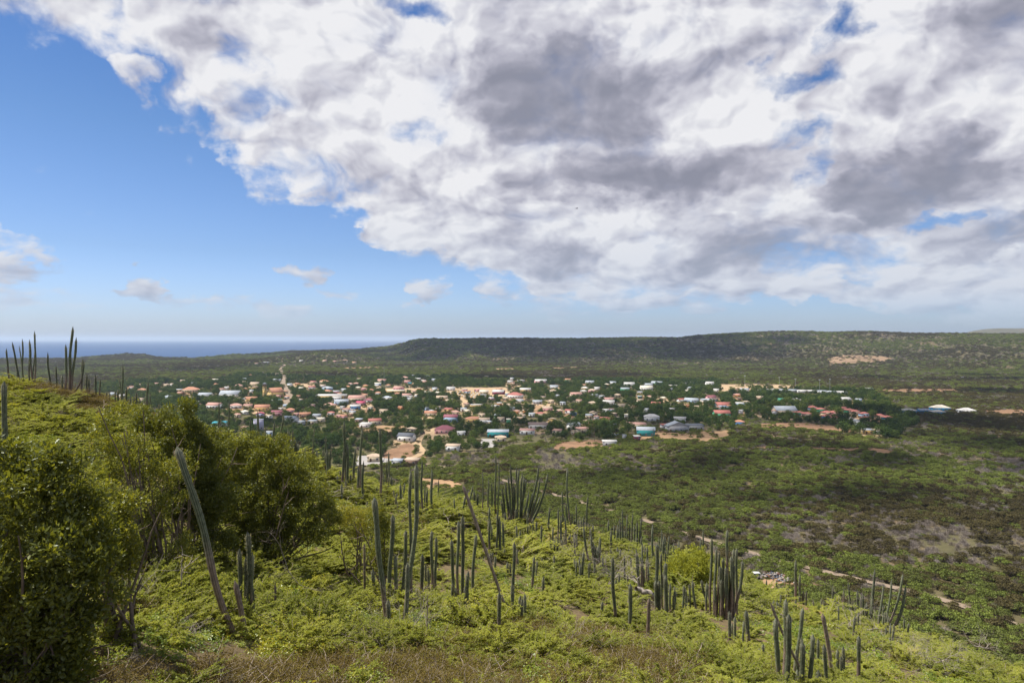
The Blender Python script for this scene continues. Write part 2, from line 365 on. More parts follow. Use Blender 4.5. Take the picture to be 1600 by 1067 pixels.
M['oliveleaf'] = foliage('dark olive leaves', [(0, (.06, .05, .028)), (.5, (.10, .085, .038)), (1, (.155, .135, .055))], .2, patch=80)
M['treeleaf'] = foliage('dark green tree leaves', [(0, (.032, .055, .020)), (.4, (.055, .090, .027)), (.7, (.10, .14, .035)), (1, (.19, .22, .05))], .2, patch=90)
M['bushleaf'] = foliage('thorn bush leaves', [(0, (.09, .095, .036)), (.4, (.14, .16, .046)), (.65, (.19, .235, .055)), (1, (.29, .33, .08))], .25, patch=70)
M['greytwig'] = foliage('bare grey twigs', [(0, (.17, .14, .11)), (.5, (.30, .255, .22)), (1, (.44, .39, .34))], .0, patch=60)
M['bark'] = simple('grey brown bark', (.16, .12, .09), .9, .35, 6, bump=.3)
M['bleached'] = simple('bleached dead wood', (.33, .28, .23), .85, .25, 8, bump=.3)
M['twig'] = simple('dry twigs', (.25, .20, .15), .9, .35, 4)
M['spine'] = foliage('pale cactus spines', [(0, (.34, .31, .25)), (1, (.58, .54, .46))], .45, patch=5)
# terrain
m, t, o = mat('dry soil and low scrub'); b = t.n('ShaderNodeBsdfPrincipled'); t.L.new(b.outputs[0], o.inputs[0])
pos = t.n('ShaderNodeNewGeometry').outputs['Position']
nA = t.noise(pos, .012, 5, .6); nB = t.noise(pos, .09, 6, .65); nC = t.noise(pos, 1.3, 6, .65); nD = t.noise(pos, .0035, 4, .55)
veg = t.ramp(t.m('ADD', t.m('MULTIPLY', nB, .6), t.m('MULTIPLY', nC, .4)), [(.30, (.050, .046, .024)), (.5, (.095, .085, .042)), (.7, (.14, .125, .06))])
soil = t.ramp(nC, [(.3, (.12, .075, .045)), (.7, (.26, .17, .10))])
fs = t.ss(t.m('ADD', t.m('MULTIPLY', nA, .5), t.m('MULTIPLY', nB, .5)), .50, .62)
ln = t.v('LENGTH', pos); nearm = t.ss(ln, 60, 260, .75, 0.0)
c = t.mix(t.m('MULTIPLY', t.m('MAXIMUM', fs, nearm), .6), veg, soil)
t.L.new(c, b.inputs['Base Color']); b.inputs['Roughness'].default_value = .95; b.inputs['Specular IOR Level'].default_value = .1
bp = t.n('ShaderNodeBump'); bp.inputs['Strength'].default_value = .6; bp.inputs['Distance'].default_value = .3; t.L.new(nC, bp.inputs['Height']); t.L.new(bp.outputs[0], b.inputs['Normal'])
M['terrain'] = m
M['dirt'] = simple('bare orange dirt', (.30, .19, .105), .95, .22, .08, .1, bump=.1)
M['quarry'] = simple('ochre quarry earth', (.23, .155, .095), .95, .35, .02, .1)
M['paledirt'] = simple('pale tan dirt', (.38, .27, .16), .95, .18, .05, .1)
M['reddirt'] = simple('reddish brown dry ground', (.22, .13, .075), .95, .3, .1, .1)
M['paleroad'] = simple('pale gravel road', (.235, .18, .13), .95, .12, .2, .1)
M['concrete'] = simple('weathered concrete', (.30, .28, .26), .9, .15, .4, .1)
m, t, o = mat('sea water'); b = t.n('ShaderNodeBsdfPrincipled'); t.L.new(b.outputs[0], o.inputs[0])
pos = t.n('ShaderNodeNewGeometry').outputs['Position']
nn_ = t.noise(t.v('MULTIPLY', pos, (.25, 1, 1)), .0012, 5, .6)
t.L.new(t.mix(t.ss(nn_, .35, .65), (.004, .030, .105, 1), (.007, .045, .13, 1)), b.inputs['Base Color']); b.inputs['Roughness'].default_value = .35; b.inputs['IOR'].default_value = 1.33; b.inputs['Specular IOR Level'].default_value=.25
bp = t.n('ShaderNodeBump'); bp.inputs['Strength'].default_value = 1.0; bp.inputs['Distance'].default_value = 3; t.L.new(t.noise(pos, .05, 5, .6), bp.inputs['Height']); t.L.new(bp.outputs[0], b.inputs['Normal'])
M['sea'] = m

# ------------------------------------------------------------------ terrain mesh (polar, fine in front)
azs = np.unique(np.concatenate([np.arange(-180, -50, 3.0), np.arange(-50, 50, .34), np.arange(50, 180, 3.0)])); na = len(azs)
rs = np.concatenate([[.6, 1.5], np.geomspace(2.5, 6500, 470)]); nr = len(rs)
AA, RR = np.meshgrid(np.radians(azs), rs); X = RR * np.sin(AA); Y = RR * np.cos(AA); Z = gz(X.ravel(), Y.ravel())
V = np.stack([X.ravel(), Y.ravel(), Z], 1)
i, j = np.meshgrid(np.arange(nr - 1), np.arange(na), indexing='ij'); j2 = (j + 1) % na
Fq = np.stack([i * na + j, i * na + j2, (i + 1) * na + j2, (i + 1) * na + j], -1).reshape(-1, 4)[:, ::-1]
mb = MB(); mb.add(V, Fq); mb.add(np.concatenate([V[:na], [[0, 0, g1(0, 0)]]]), [(k, (k + 1) % na, na) for k in range(na)])
tag(link('terrain', mb.mesh('terrain', M['terrain'], smooth=True)), 'dry scrub covered land from the hillside down to the valley and the flat topped ridge', kind='structure')
mb = MB(); n = 96; ring = [(math.cos(2 * math.pi * k / n) * 60000, math.sin(2 * math.pi * k / n) * 60000, -3) for k in range(n)]
mb.add(ring + [(0, 0, -3)], [(k, (k + 1) % n, n) for k in range(n)])
tag(link('sea', mb.mesh('sea', M['sea'])), 'deep blue sea reaching the horizon beyond the plain', kind='structure')

# ------------------------------------------------------------------ haze box and the clouds that shade the land
m, t, o = mat('pale sea haze'); pv = t.n('ShaderNodeVolumePrincipled'); t.L.new(pv.outputs[0], o.inputs['Volume'])
pv.inputs['Color'].default_value = (.66, .80, 1.0, 1); pv.inputs['Density'].default_value = 6.2e-5; pv.inputs['Anisotropy'].default_value = .2
mb = MB(); mb.box((0, 0, 72), (124000, 124000, 180))
tag(link('haze', mb.mesh('haze', m)), kind='stuff')

def ico(sub):
    import bmesh
    bm = bmesh.new(); bmesh.ops.create_icosphere(bm, subdivisions=sub, radius=1)
    v = np.array([q.co[:] for q in bm.verts]); f = np.array([[q.index for q in g.verts] for g in bm.faces]); bm.free(); return v, f
ICO = ico(2); ICO3 = ico(3)
m, t, o = mat('white cloud'); df = t.n('ShaderNodeBsdfDiffuse'); df.inputs[0].default_value = (.9, .9, .9, 1); tr_ = t.n('ShaderNodeBsdfTransparent'); mx = t.n('ShaderNodeMixShader'); mx.inputs[0].default_value = .62
t.L.new(df.outputs[0], mx.inputs[1]); t.L.new(tr_.outputs[0], mx.inputs[2]); t.L.new(mx.outputs[0], o.inputs[0]); M['cloud'] = m   # thin cumulus lets part of the sun through
CH = 2600.0
def shade_cloud(blobs, label):
    """cumulus whose shadow falls on the given patches of the valley: (photo px, distance, half width, half depth)"""
    b = MB()
    for (px, Yc, wx, wy) in blobs:
        X = (px - 800) / F * Yc; n_ = int(np.clip(wx * wy / 3600, 8, 60))
        for k in range(n_):
            a = RNG.uniform(0, 6.28); q = math.sqrt(RNG.uniform(0, 1))
            cx = X + math.cos(a) * q * wx; cy_ = Yc + math.sin(a) * q * wy
            r = RNG.uniform(.22, .42) * min(wx, wy) * (1.15 - .6 * q)
            h = CH + RNG.uniform(-.2, .6) * r
            V = ICO[0] * np.array([r * RNG.uniform(1, 1.5), r, r * .6])
            nz = fbm(V[:, 0] / r * 1.7 + k * 7, V[:, 1] / r * 1.7 + V[:, 2] / r, 5, 3)[:, None]
            V = V * (.62 + .75 * nz)
            b.add(V + np.array([cx + SD.x / SD.z * h, cy_ + SD.y / SD.z * h, h]), ICO[1])
    tag(link('cloud', b.mesh('cloud', M['cloud'], smooth=True)), label, 'cloud', kind='structure')
shade_cloud([(1100, 330, 60, 50), (1350, 310, 90, 70), (1250, 430, 150, 90), (1480, 420, 150, 110), (1650, 360, 110, 80), (1060, 400, 80, 50),
             (1560, 560, 170, 130), (1380, 560, 140, 90)], 'broad white cloud high over the right part of the valley')
shade_cloud([(780, 470, 90, 50), (960, 520, 100, 70), (620, 470, 70, 40), (1120, 620, 110, 60), (480, 520, 80, 50)], 'ragged white cloud high over the near edge of the village')
shade_cloud([(560, 1180, 170, 110), (760, 1190, 200, 120), (960, 1170, 200, 110), (340, 1500, 260, 120), (100, 1500, 260, 110)], 'long white cloud high over the plain behind the village')
shade_cloud([(680, 2150, 320, 330), (900, 2100, 380, 330), (1080, 1950, 330, 260), (1200, 2100, 160, 260), (520, 2500, 330, 160), (410, 2550, 200, 150)], 'large white cloud high over the flat topped ridge')
shade_cloud([(1480, 1130, 240, 90), (1620, 1150, 240, 130), (1330, 1170, 100, 50), (1800, 1000, 200, 200), (1700, 760, 120, 120)], 'white cloud high over the right end of the plain')

# ------------------------------------------------------------------ vegetation prototypes
def unit(v): return v / (np.linalg.norm(v, axis=-1, keepdims=True) + 1e-9)
def leaves(b, P_, D_, N_, L, W_, mi=0, fold=.25):
    """pointed leaves: base point, direction, normal; 2 triangles each, folded along the midrib"""
    P_ = np.asarray(P_); D_ = unit(D_); Sd = unit(np.cross(D_, N_)); Nn = np.cross(Sd, D_)
    n_ = len(P_); L = np.broadcast_to(L, n_)[:, None]; W_ = np.broadcast_to(W_, n_)[:, None]
    a = P_; tip = P_ + D_ * L; l = P_ + D_ * L * .5 + Sd * W_ + Nn * W_ * fold; r_ = P_ + D_ * L * .5 - Sd * W_ + Nn * W_ * fold
    V = np.stack([a, l, tip, r_], 1).reshape(-1, 3); k = np.arange(n_)[:, None] * 4
    b.add(V, np.concatenate([k + np.array([[0, 2, 1]]), k + np.array([[0, 3, 2]])], 0), mi)
def rand_dir(n_, up=0.0):
    v = RNG.normal(size=(n_, 3)); v[:, 2] += up; return unit(v)
def wander(p, d_, L, n_, bend=.25, up=0.0, rg=RNG):
    pts = [np.array(p, float)]; d_ = unit(np.array(d_, float))
    for k in range(n_):
        d_ = unit(d_ + rg.normal(size=3) * bend + np.array([0, 0, up])); pts.append(pts[-1] + d_ * L / n_)
    return pts
def acacia_mesh(name, R_=.7, H=.7, nb=16, per=70, fr=.065, lm='acacia'):
    b = MB()
    for k in range(nb):
        a = RNG.uniform(0, 6.28); s_ = wander((RNG.normal() * .06, RNG.normal() * .06, 0), (math.cos(a) * .8, math.sin(a) * .8, RNG.uniform(.7, 1.3)), RNG.uniform(.7, 1.1) * math.hypot(R_, H), 6, .22, -.12)
        b.tube(s_, np.linspace(.012, .003, 7), 3, 1, False)
        for q in range(3):
            i_ = RNG.integers(2, 6); e = wander(s_[i_], unit(s_[i_] - s_[i_ - 1]) + RNG.normal(size=3) * .5, R_ * .5, 4, .25, -.1)
            b.tube(e, np.linspace(.005, .002, 5), 3, 1, False)
            for seg in (s_[3:], e):
                seg = np.array(seg); n_ = per // 3
                t_ = RNG.uniform(0, len(seg) - 1.001, n_); i0 = t_.astype(int); pp = seg[i0] + (seg[i0 + 1] - seg[i0]) * (t_ - i0)[:, None]
                dd_ = unit(seg[i0 + 1] - seg[i0]); side = unit(np.cross(dd_, rand_dir(n_, 2.0)))
                side[RNG.random(n_) < .5] *= -1
                leaves(b, pp, side + dd_ * .5 + RNG.normal(size=(n_, 3)) * .25, rand_dir(n_, 2.5), fr * RNG.uniform(.6, 1.3, n_), fr * .16 * RNG.uniform(.8, 1.3, n_))
    return b.mesh(name, [M[lm], M['twig']])
def leafy_mesh(name, R_=.4, H=.45, n_=900, L=.05, W_=.015, lm='yellowleaf', stems=14):
    b = MB()
    for k in range(stems):
        a = RNG.uniform(0, 6.28); s_ = np.array(wander((RNG.normal() * .1, RNG.normal() * .1, 0), (math.cos(a) * .6, math.sin(a) * .6, 1), H * RNG.uniform(.7, 1.3), 5, .2))
        s_[:, :2] *= 1.0; b.tube(s_, np.linspace(.008, .003, 6), 3, 1, False)
        q = n_ // stems; t_ = RNG.uniform(.8, 4.999, q); i0 = t_.astype(int); pp = s_[i0] + (s_[i0 + 1] - s_[i0]) * (t_ - i0)[:, None] + RNG.normal(size=(q, 3)) * R_ * .12
        leaves(b, pp, rand_dir(q, .6), rand_dir(q, 1.5), L * RNG.uniform(.6, 1.3, q), W_)
    return b.mesh(name, [M[lm], M['twig']])
def twig_tree(b, p, d_, L, r, depth, mi=0, spread=.75, nk=3, up=.02, leaf=None):
    s_ = wander(p, d_, L, 5, .17, up); b.tube(s_, np.linspace(r, r * .55, 6), 4 if r > .02 else 3, mi, False)
    if depth <= 0:
        if leaf is not None: leaf.append(s_[-1]); leaf.append(s_[3])
        return
    for k in range(nk):
        i_ = int(RNG.integers(2, 6)); dd_ = unit(s_[i_] - s_[i_ - 1]) + RNG.normal(size=3) * spread
        twig_tree(b, s_[i_], dd_, L * RNG.uniform(.5, .8), r * .55, depth - 1, mi, spread, nk, up, leaf)
def twig_mesh(name, H=.6, r=.01, depth=3, n_=3, mt='twig'):
    b = MB()
    for k in range(n_): twig_tree(b, (RNG.normal() * .05, RNG.normal() * .05, 0), rand_dir(1, 1.2)[0], H, r, depth)
    return b.mesh(name, M[mt])
def bush_mesh(name, R_=2.0, H=2.2, nl=14, per=46, q=.30, lm='bushleaf', flat=.55, trunk=True):
    """spreading thorn bush: leaf clumps on flattened pads held by forked stems"""
    b = MB(); P_, N_ = [], []
    for k in range(nl):
        a = RNG.uniform(0, 6.28); rr = R_ * math.sqrt(RNG.uniform(0, .75)); h = H * (1 - .45 * (rr / R_) ** 2) * RNG.uniform(.75, 1.0)
        c_ = np.array([math.cos(a) * rr, math.sin(a) * rr, h]); pr = R_ * RNG.uniform(.28, .45)
        v = rand_dir(per, .8); v[:, 2] *= flat; P_.append(c_ + v * pr * RNG.uniform(.6, 1.05, (per, 1)) - np.array([0, 0, pr * .35])); N_.append(v + RNG.normal(size=(per, 3)) * .5)
        if trunk: b.tube(wander((0, 0, 0), c_ * [.5, .5, 1], np.linalg.norm(c_) * .92, 4, .12), np.linspace(.06, .02, 5), 3, 1, False)
    P_ = np.concatenate(P_); N_ = np.concatenate(N_); n_ = len(P_)
    s1 = unit(np.cross(N_, rand_dir(n_))); leaves(b, P_ - s1 * q * .5, s1, N_, q * RNG.uniform(.6, 1.4, n_), q * .42, 0, .2)
    return b.mesh(name, [M[lm], M['bark']])
def bare_mesh(name, R_=1.7, H=2.0, n_=420):
    b = MB(); e = rand_dir(n_, 1.0); s_ = e * np.array([R_, R_, H]) * RNG.uniform(.25, .7, (n_, 1)); s_[:, 2] = np.abs(s_[:, 2])
    leaves(b, s_, e + RNG.normal(size=(n_, 3)) * .4 + [0, 0, .4], rand_dir(n_), RNG.uniform(.35, .9, n_), .022)
    for k in range(5): b.tube(wander((0, 0, 0), rand_dir(1, 1.4)[0], H, 4, .15), np.linspace(.05, .015, 5), 3, 0, False)
    return b.mesh(name, M['greytwig'])
def tree_crown(b, R_=3.2, H=6.0, nl=16, per=70, q=.42, mi=0, base=1.6):
    P_, N_ = [], []
    for k in range(nl):
        v = rand_dir(1, .15)[0]; c_ = np.array([v[0] * R_ * .62, v[1] * R_ * .62, base + (H - base) * .5 + v[2] * (H - base) * .36]); pr = R_ * RNG.uniform(.30, .48)
        u_ = rand_dir(per, .2); P_.append(c_ + u_ * pr * RNG.uniform(.75, 1.08, (per, 1)) * [1, 1, .8]); N_.append(u_ + RNG.normal(size=(per, 3)) * .45)
    P_ = np.concatenate(P_); N_ = np.concatenate(N_); n_ = len(P_)
    s1 = unit(np.cross(N_, rand_dir(n_))); leaves(b, P_ - s1 * q * .5, s1, N_, q * RNG.uniform(.6, 1.4, n_), q * .42, mi, .2)
def tree_trunk(b, H=3.2, r=.22, mi=0):
    t_ = wander((0, 0, -.3), (0, 0, 1), H * .6, 4, .08); b.tube(t_, np.linspace(r, r * .7, 5), 6, mi)
    for k in range(4): b.tube(wander(t_[-1], rand_dir(1, .9)[0], H * .5, 3, .15), np.linspace(r * .5, r * .2, 4), 4, mi)

UNL = []   # prototype objects kept out of the scene
def proto(me):
    o_ = bpy.data.objects.new(me.name, me); UNL.append(o_); return o_
PR = {}
PR['acacia'] = [proto(acacia_mesh('acacia_shrub', .7, .55, 18, 120)), proto(acacia_mesh('acacia_shrub', .85, .5, 19, 120)), proto(acacia_mesh('acacia_shrub', .6, .7, 16, 110)), proto(acacia_mesh('acacia_shrub', .8, .35, 19, 120))]
PR['yellow'] = [proto(leafy_mesh('leafy_plant', .4, .4, 700, .05, .016)), proto(leafy_mesh('leafy_plant', .4, .3, 600, .045, .014))]
PR['brown'] = [proto(leafy_mesh('brown_plant', .5, .35, 1500, .032, .006, 'brownleaf', 26)), proto(leafy_mesh('brown_plant', .4, .28, 1200, .028, .006, 'brownleaf', 22))]
PR['twigs'] = [proto(twig_mesh('dry_twigs', .5, .008, 3, 3)), proto(twig_mesh('dry_twigs', .4, .006, 3, 4, 'bleached')), proto(twig_mesh('dry_twigs', .45, .006, 3, 4, 'greytwig'))]
PR['bush'] = [bush_mesh('thorn_bush', 2.0, 2.1, 15, 44), bush_mesh('thorn_bush', 2.4, 2.4, 17, 44), bush_mesh('thorn_bush', 1.7, 1.7, 12, 46), bush_mesh('thorn_bush', 2.2, 2.0, 15, 44, .3, 'oliveleaf'), bush_mesh('thorn_bush', 2.0, 2.3, 14, 44, .3, 'oliveleaf')]
PR['bare'] = [bare_mesh('bare_bush'), bare_mesh('bare_bush', 1.3, 1.8, 360)]
PR['bushP'] = [proto(q) for q in PR['bush']]; PR['bareP'] = [proto(q) for q in PR['bare']]

def scatter(name, protos, pts, scl, rot, pick, label, kind='stuff', tilt=None, cat=None):
    """one object whose points carry instances of the given shapes"""
    me = bpy.data.meshes.new(name); me.vertices.add(len(pts)); me.vertices.foreach_set('co', np.asarray(pts, np.float32).ravel())
    def at(nm, typ, arr, key='value'):
        a_ = me.attributes.new(nm, typ, 'POINT'); a_.data.foreach_set(key, np.asarray(arr).ravel())
    rt = np.zeros((len(pts), 3), np.float32); rt[:, 2] = rot
    if tilt is not None: rt[:, :2] = tilt
    sc3 = np.asarray(scl, np.float32); sc3 = np.repeat(sc3[:, None], 3, 1) if sc3.ndim == 1 else sc3
    at('rt', 'FLOAT_VECTOR', rt, 'vector'); at('sc', 'FLOAT_VECTOR', sc3, 'vector'); at('pk', 'INT', np.asarray(pick, np.int32))
    o_ = link(name, me); tag(o_, label, cat, kind=kind)
    ng = bpy.data.node_groups.new(name, 'GeometryNodeTree'); ng.interface.new_socket('Geometry', in_out='INPUT', socket_type='NodeSocketGeometry'); ng.interface.new_socket('Geometry', in_out='OUTPUT', socket_type='NodeSocketGeometry')
    gi = ng.nodes.new('NodeGroupInput'); go = ng.nodes.new('NodeGroupOutput'); jn = ng.nodes.new('GeometryNodeJoinGeometry')
    def na_(nm, dt):
        x = ng.nodes.new('GeometryNodeInputNamedAttribute'); x.data_type = dt; x.inputs[0].default_value = nm; return x
    ar, as_, ap = na_('rt', 'FLOAT_VECTOR'), na_('sc', 'FLOAT_VECTOR'), na_('pk', 'INT')
    for k, pr in enumerate(protos):
        cmp_ = ng.nodes.new('FunctionNodeCompare'); cmp_.data_type = 'INT'; cmp_.operation = 'EQUAL'
        ints = [s_ for s_ in cmp_.inputs if s_.type == 'INT']; ng.links.new(next(s_ for s_ in ap.outputs if s_.type == 'INT' and s_.enabled), ints[0]); ints[1].default_value = k
        oi = ng.nodes.new('GeometryNodeObjectInfo'); oi.inputs['Object'].default_value = pr; oi.inputs['As Instance'].default_value = True
        ip = ng.nodes.new('GeometryNodeInstanceOnPoints'); ng.links.new(gi.outputs[0], ip.inputs['Points']); ng.links.new(cmp_.outputs[0], ip.inputs['Selection'])
        ng.links.new(oi.outputs['Geometry'], ip.inputs['Instance'])
        ng.links.new(next(s_ for s_ in ar.outputs if s_.enabled and s_.type == 'VECTOR'), ip.inputs['Rotation']); ng.links.new(next(s_ for s_ in as_.outputs if s_.enabled and s_.type == 'VECTOR'), ip.inputs['Scale'])
        ng.links.new(ip.outputs[0], jn.inputs[0])
    ng.links.new(jn.outputs[0], go.inputs[0])
    md = o_.modifiers.new('scatter', 'NODES'); md.node_group = ng; return o_

def in_poly(px, py, poly):
    n_ = len(poly); c_ = np.zeros(len(px), bool); j_ = n_ - 1
    for i_ in range(n_):
        xi, yi = poly[i_]; xj, yj = poly[j_]
        c_ ^= ((yi > py) != (yj > py)) & (px < (xj - xi) * (py - yi) / (yj - yi + 1e-12) + xi); j_ = i_
    return c_
def project(x, y, z): return 800 + F * x / y, HY - F * (z - EYE) / y

# ------------------------------------------------------------------ bare ground and roads (polygons of the photo laid on the valley floor)
def W2(poly, **k): return [on_ground(a, b_, **k)[:2] for a, b_ in poly]
BARE = []      # world polygons kept free of plants
def sheet(name, poly, mt, label, lift=.25, near=False):
    wp0 = W2(poly, near=near); wp = []
    for (xa, ya), (xb, yb) in zip(wp0, wp0[1:] + wp0[:1]):      # ragged natural edge
        L_ = math.hypot(xb - xa, yb - ya); k_ = int(min(24, max(2, L_ / 5)))
        for q in range(k_):
            X_, Y_ = xa + (xb - xa) * q / k_, ya + (yb - ya) * q / k_
            wp.append((X_ + (vnoise(X_ / 5, Y_ / 5, 5) - .5) * min(5, L_ * .2), Y_ + (vnoise(X_ / 5, Y_ / 5, 6) - .5) * min(9, L_ * .35)))
    BARE.append(wp)
    import bmesh
    bm = bmesh.new(); f = bm.faces.new([bm.verts.new((x, y, 0)) for x, y in wp]); bmesh.ops.triangulate(bm, faces=[f])
    for _ in range(3): bmesh.ops.subdivide_edges(bm, edges=[e for e in bm.edges if e.calc_length() > 8], cuts=1)
    bmesh.ops.triangulate(bm, faces=bm.faces)
    zz = gz([v.co.x for v in bm.verts], [v.co.y for v in bm.verts])
    for v, z_ in zip(bm.verts, zz): v.co.z = z_ + lift
    bm.normal_update()
    if sum(f_.normal.z for f_ in bm.faces) < 0: bmesh.ops.reverse_faces(bm, faces=bm.faces)
    me = bpy.data.meshes.new(name); bm.to_mesh(me); bm.free(); me.materials.append(M[mt])
    return tag(link(name, me), label, kind='structure')
def road(name, pts, width, mt, label, lift=.35):
    wp = np.array(W2(pts)); L = [wp[0]]
    for a, b_ in zip(wp[:-1], wp[1:]):
        k_ = max(1, int(np.hypot(*(b_ - a)) / 5)); L += [a + (b_ - a) * q / k_ for q in range(1, k_ + 1)]
    L = np.array(L); 
    for _ in range(3): L[1:-1] = (L[:-2] + L[1:-1] * 2 + L[2:]) / 4
    tn = np.gradient(L, axis=0); nm = np.stack([-tn[:, 1], tn[:, 0]], 1); nm /= np.linalg.norm(nm, axis=1)[:, None] + 1e-9
    wv_ = width / 2 * (1 + .25 * (fbm(L[:, 0] / 6, L[:, 1] / 6, 4) - .5))[:, None]
    A_ = L + nm * wv_; B_ = L - nm * wv_; n_ = len(L)
    V = np.concatenate([A_, B_]); z_ = gz(V[:, 0], V[:, 1]) + lift; b = MB(); k_ = np.arange(n_ - 1)[:, None]
    b.add(np.concatenate([V, z_[:, None]], 1), np.concatenate([k_ + n_, k_ + n_ + 1, k_ + 1, k_], 1))
    mg = width / 2 + (1.0 if width > 3.1 else .35); BARE.append([tuple(q) for q in L + nm * mg] + [tuple(q) for q in (L - nm * mg)[::-1]])
    return tag(link(name, b.mesh(name, M[mt])), label, kind='structure')
road('dirt_road', [(560, 730), (640, 722), (700, 732), (745, 738), (800, 757), (870, 776), (930, 792), (1000, 812), (1080, 838), (1180, 868), (1290, 895), (1340, 908), (1420, 925), (1500, 945), (1560, 968), (1600, 985), (1700, 1020)], 2.7, 'paleroad', 'pale dirt road running along the foot of the cactus hill')
road('dirt_road', [(612, 722), (650, 716), (663, 706), (652, 697), (655, 686), (668, 678), (680, 670)], 4.0, 'paledirt', 'curving dirt track between the white house and the pink house')
road('paved_road', [(446, 640), (452, 618), (446, 608), (441, 600), (445, 592), (440, 584), (438, 576), (445, 570)], 7.5, 'paleroad', 'pale road leading away from the church to the far plain')
road('village_street', [(718, 640), (728, 628), (712, 618), (770, 622), (800, 612), (812, 603)], 6, 'paledirt', 'dusty street between the yellow walls in the middle of the village')
road('village_street', [(1165, 645), (1190, 652), (1215, 657), (1260, 655)], 6, 'paledirt', 'dusty street left of the red roofed estate')
road('estate_street', [(1310, 648), (1330, 655), (1358, 664)], 8, 'concrete', 'pale concrete street through the red roofed estate')
road('village_street', [(900, 650), (870, 640), (836, 648), (842, 634)], 5, 'dirt', 'dirt lane among the trees right of the village centre')
sheet('dirt_yard', [(1035, 676), (1060, 677), (1138, 673), (1139, 680), (1128, 692), (1102, 692), (1070, 690), (1030, 688), (1003, 687), (990, 680)], 'dirt', 'bare orange dirt yard in front of the grey warehouse')
sheet('dirt_patch', [(875, 692), (930, 688), (965, 694), (955, 702), (900, 704), (868, 702)], 'reddirt', 'dry brown field left of the small white shed')
sheet('dirt_patch', [(600, 706), (640, 692), (652, 700), (650, 712), (668, 716), (650, 722), (600, 716)], 'reddirt', 'reddish bare ground below the white house')
sheet('dirt_patch', [(660, 672), (692, 672), (705, 684), (690, 690), (664, 688)], 'paledirt', 'bare yard round the pink house')
sheet('concrete_apron', [(752, 686), (775, 686), (768, 700), (748, 701)], 'concrete', 'pale concrete apron left of the teal building')
sheet('concrete_apron', [(560, 713), (600, 715), (630, 722), (600, 728), (556, 728)], 'concrete', 'pale concrete apron by the corrugated roofs at the foot of the hill')
sheet('dirt_patch', [(655, 748), (700, 750), (722, 760), (716, 770), (660, 768)], 'dirt', 'orange bare clearing behind the cactus slope', lift=.3)
sheet('sports_field', [(1122, 601), (1170, 600.5), (1240, 601.5), (1290, 607), (1240, 609), (1172, 610), (1130, 618)], 'paledirt', 'tan dirt sports field at the right edge of the village')
sheet('quarry_ground', [(1292, 562), (1318, 556), (1370, 557), (1396, 561), (1380, 566), (1330, 570), (1296, 569)], 'quarry', 'tan quarry scar at the foot of the ridge', lift=1.2)
sheet('dirt_patch', [(1374, 610), (1420, 608.5), (1490, 609), (1500, 612), (1440, 614.5), (1380, 614)], 'reddirt', 'brown field strip right of the sports field', lift=.8)
sheet('dirt_patch', [(1540, 642), (1600, 640), (1640, 644), (1600, 650), (1560, 649)], 'reddirt', 'tan clearing at the right edge of the valley', lift=.6)
sheet('dirt_patch', [(768, 577), (800, 576), (810, 578.5), (785, 580)], 'dirt', 'left one of two small tan clearings on the plain behind the village', lift=1)
sheet('dirt_patch', [(860, 575), (900, 574), (905, 576), (868, 577.5)], 'dirt', 'right one of two small tan clearings on the plain behind the village', lift=1)
sheet('dirt_patch', [(530, 575), (598, 574), (602, 576), (535, 577.5)], 'dirt', 'thin tan strip on the plain behind the long yellow building', lift=1)
sheet('dirt_patch', [(1180, 700), (1200, 699), (1400, 705), (1392, 712), (1350, 708)], 'reddirt', 'reddish clearing in the dark scrub below the estate', lift=.5)
sheet('dirt_patch', [(1190, 663), (1260, 662), (1340, 672), (1336, 678), (1250, 672), (1190, 670)], 'reddirt', 'brown dry strip in front of the hedge below the estate', lift=.5)
sheet('dirt_patch', [(1168, 904), (1225, 903), (1250, 915), (1240, 924), (1200, 920), (1166, 912)], 'dirt', 'orange bare ground round the white wrecked car', lift=.25)
sheet('dirt_patch', [(1240, 950), (1310, 948), (1330, 962), (1310, 972), (1250, 968)], 'reddirt', 'orange earth between the cacti on the lower slope', lift=.25)
sheet('dirt_patch', [(545, 668), (600, 666), (640, 668), (610, 676), (560, 676)], 'dirt', 'bare dirt lot in front of the village', lift=.4)
sheet('village_yard', [(700, 606), (790, 606), (800, 618), (740, 624), (690, 620)], 'paledirt', 'sandy ground of the cemetery and the yellow walls', lift=.3)
sheet('village_yard', [(600, 607), (660, 607), (662, 614), (604, 615)], 'paledirt', 'sandy yard round the orange roofs in the village centre', lift=.3)
sheet('village_yard', [(445, 600), (480, 600), (490, 606), (455, 607)], 'paledirt', 'sandy yard beside the road out of the village', lift=.3)
_bb = [(min(p[0] for p in q), max(p[0] for p in q), min(p[1] for p in q), max(p[1] for p in q)) for q in BARE]
def free(x, y, leak=0.0):
    ok = np.ones(len(x), bool)
    for q, (a, b_, c_, d_) in zip(BARE, _bb):
        m_ = (x > a) & (x < b_) & (y > c_) & (y < d_)
        if m_.any(): i_ = np.where(m_)[0]; ok[i_] &= ~in_poly(x[i_], y[i_], q)
    return ok | (RNG.random(len(x)) < leak)

# village area in the photo: trees instead of thorn bush
VILL = [(150, 600), (240, 596), (330, 597), (380, 586), (480, 588), (560, 594), (640, 590), (700, 590), (760, 596), (880, 594), (1000, 596), (1120, 596), (1180, 610), (1360, 612), (1400, 640), (1440, 660), (1400, 690), (1330, 682),
        (1200, 660), (1150, 652), (1150, 676), (1000, 670), (960, 690), (860, 690), (800, 700), (720, 710), (560, 735), (400, 760), (150, 800)]
VW = W2(VILL)
VW = [q if q[1] > 100 else ((p[0] - 800) / F * 330, 330) for q, p in zip(VW, VILL)]

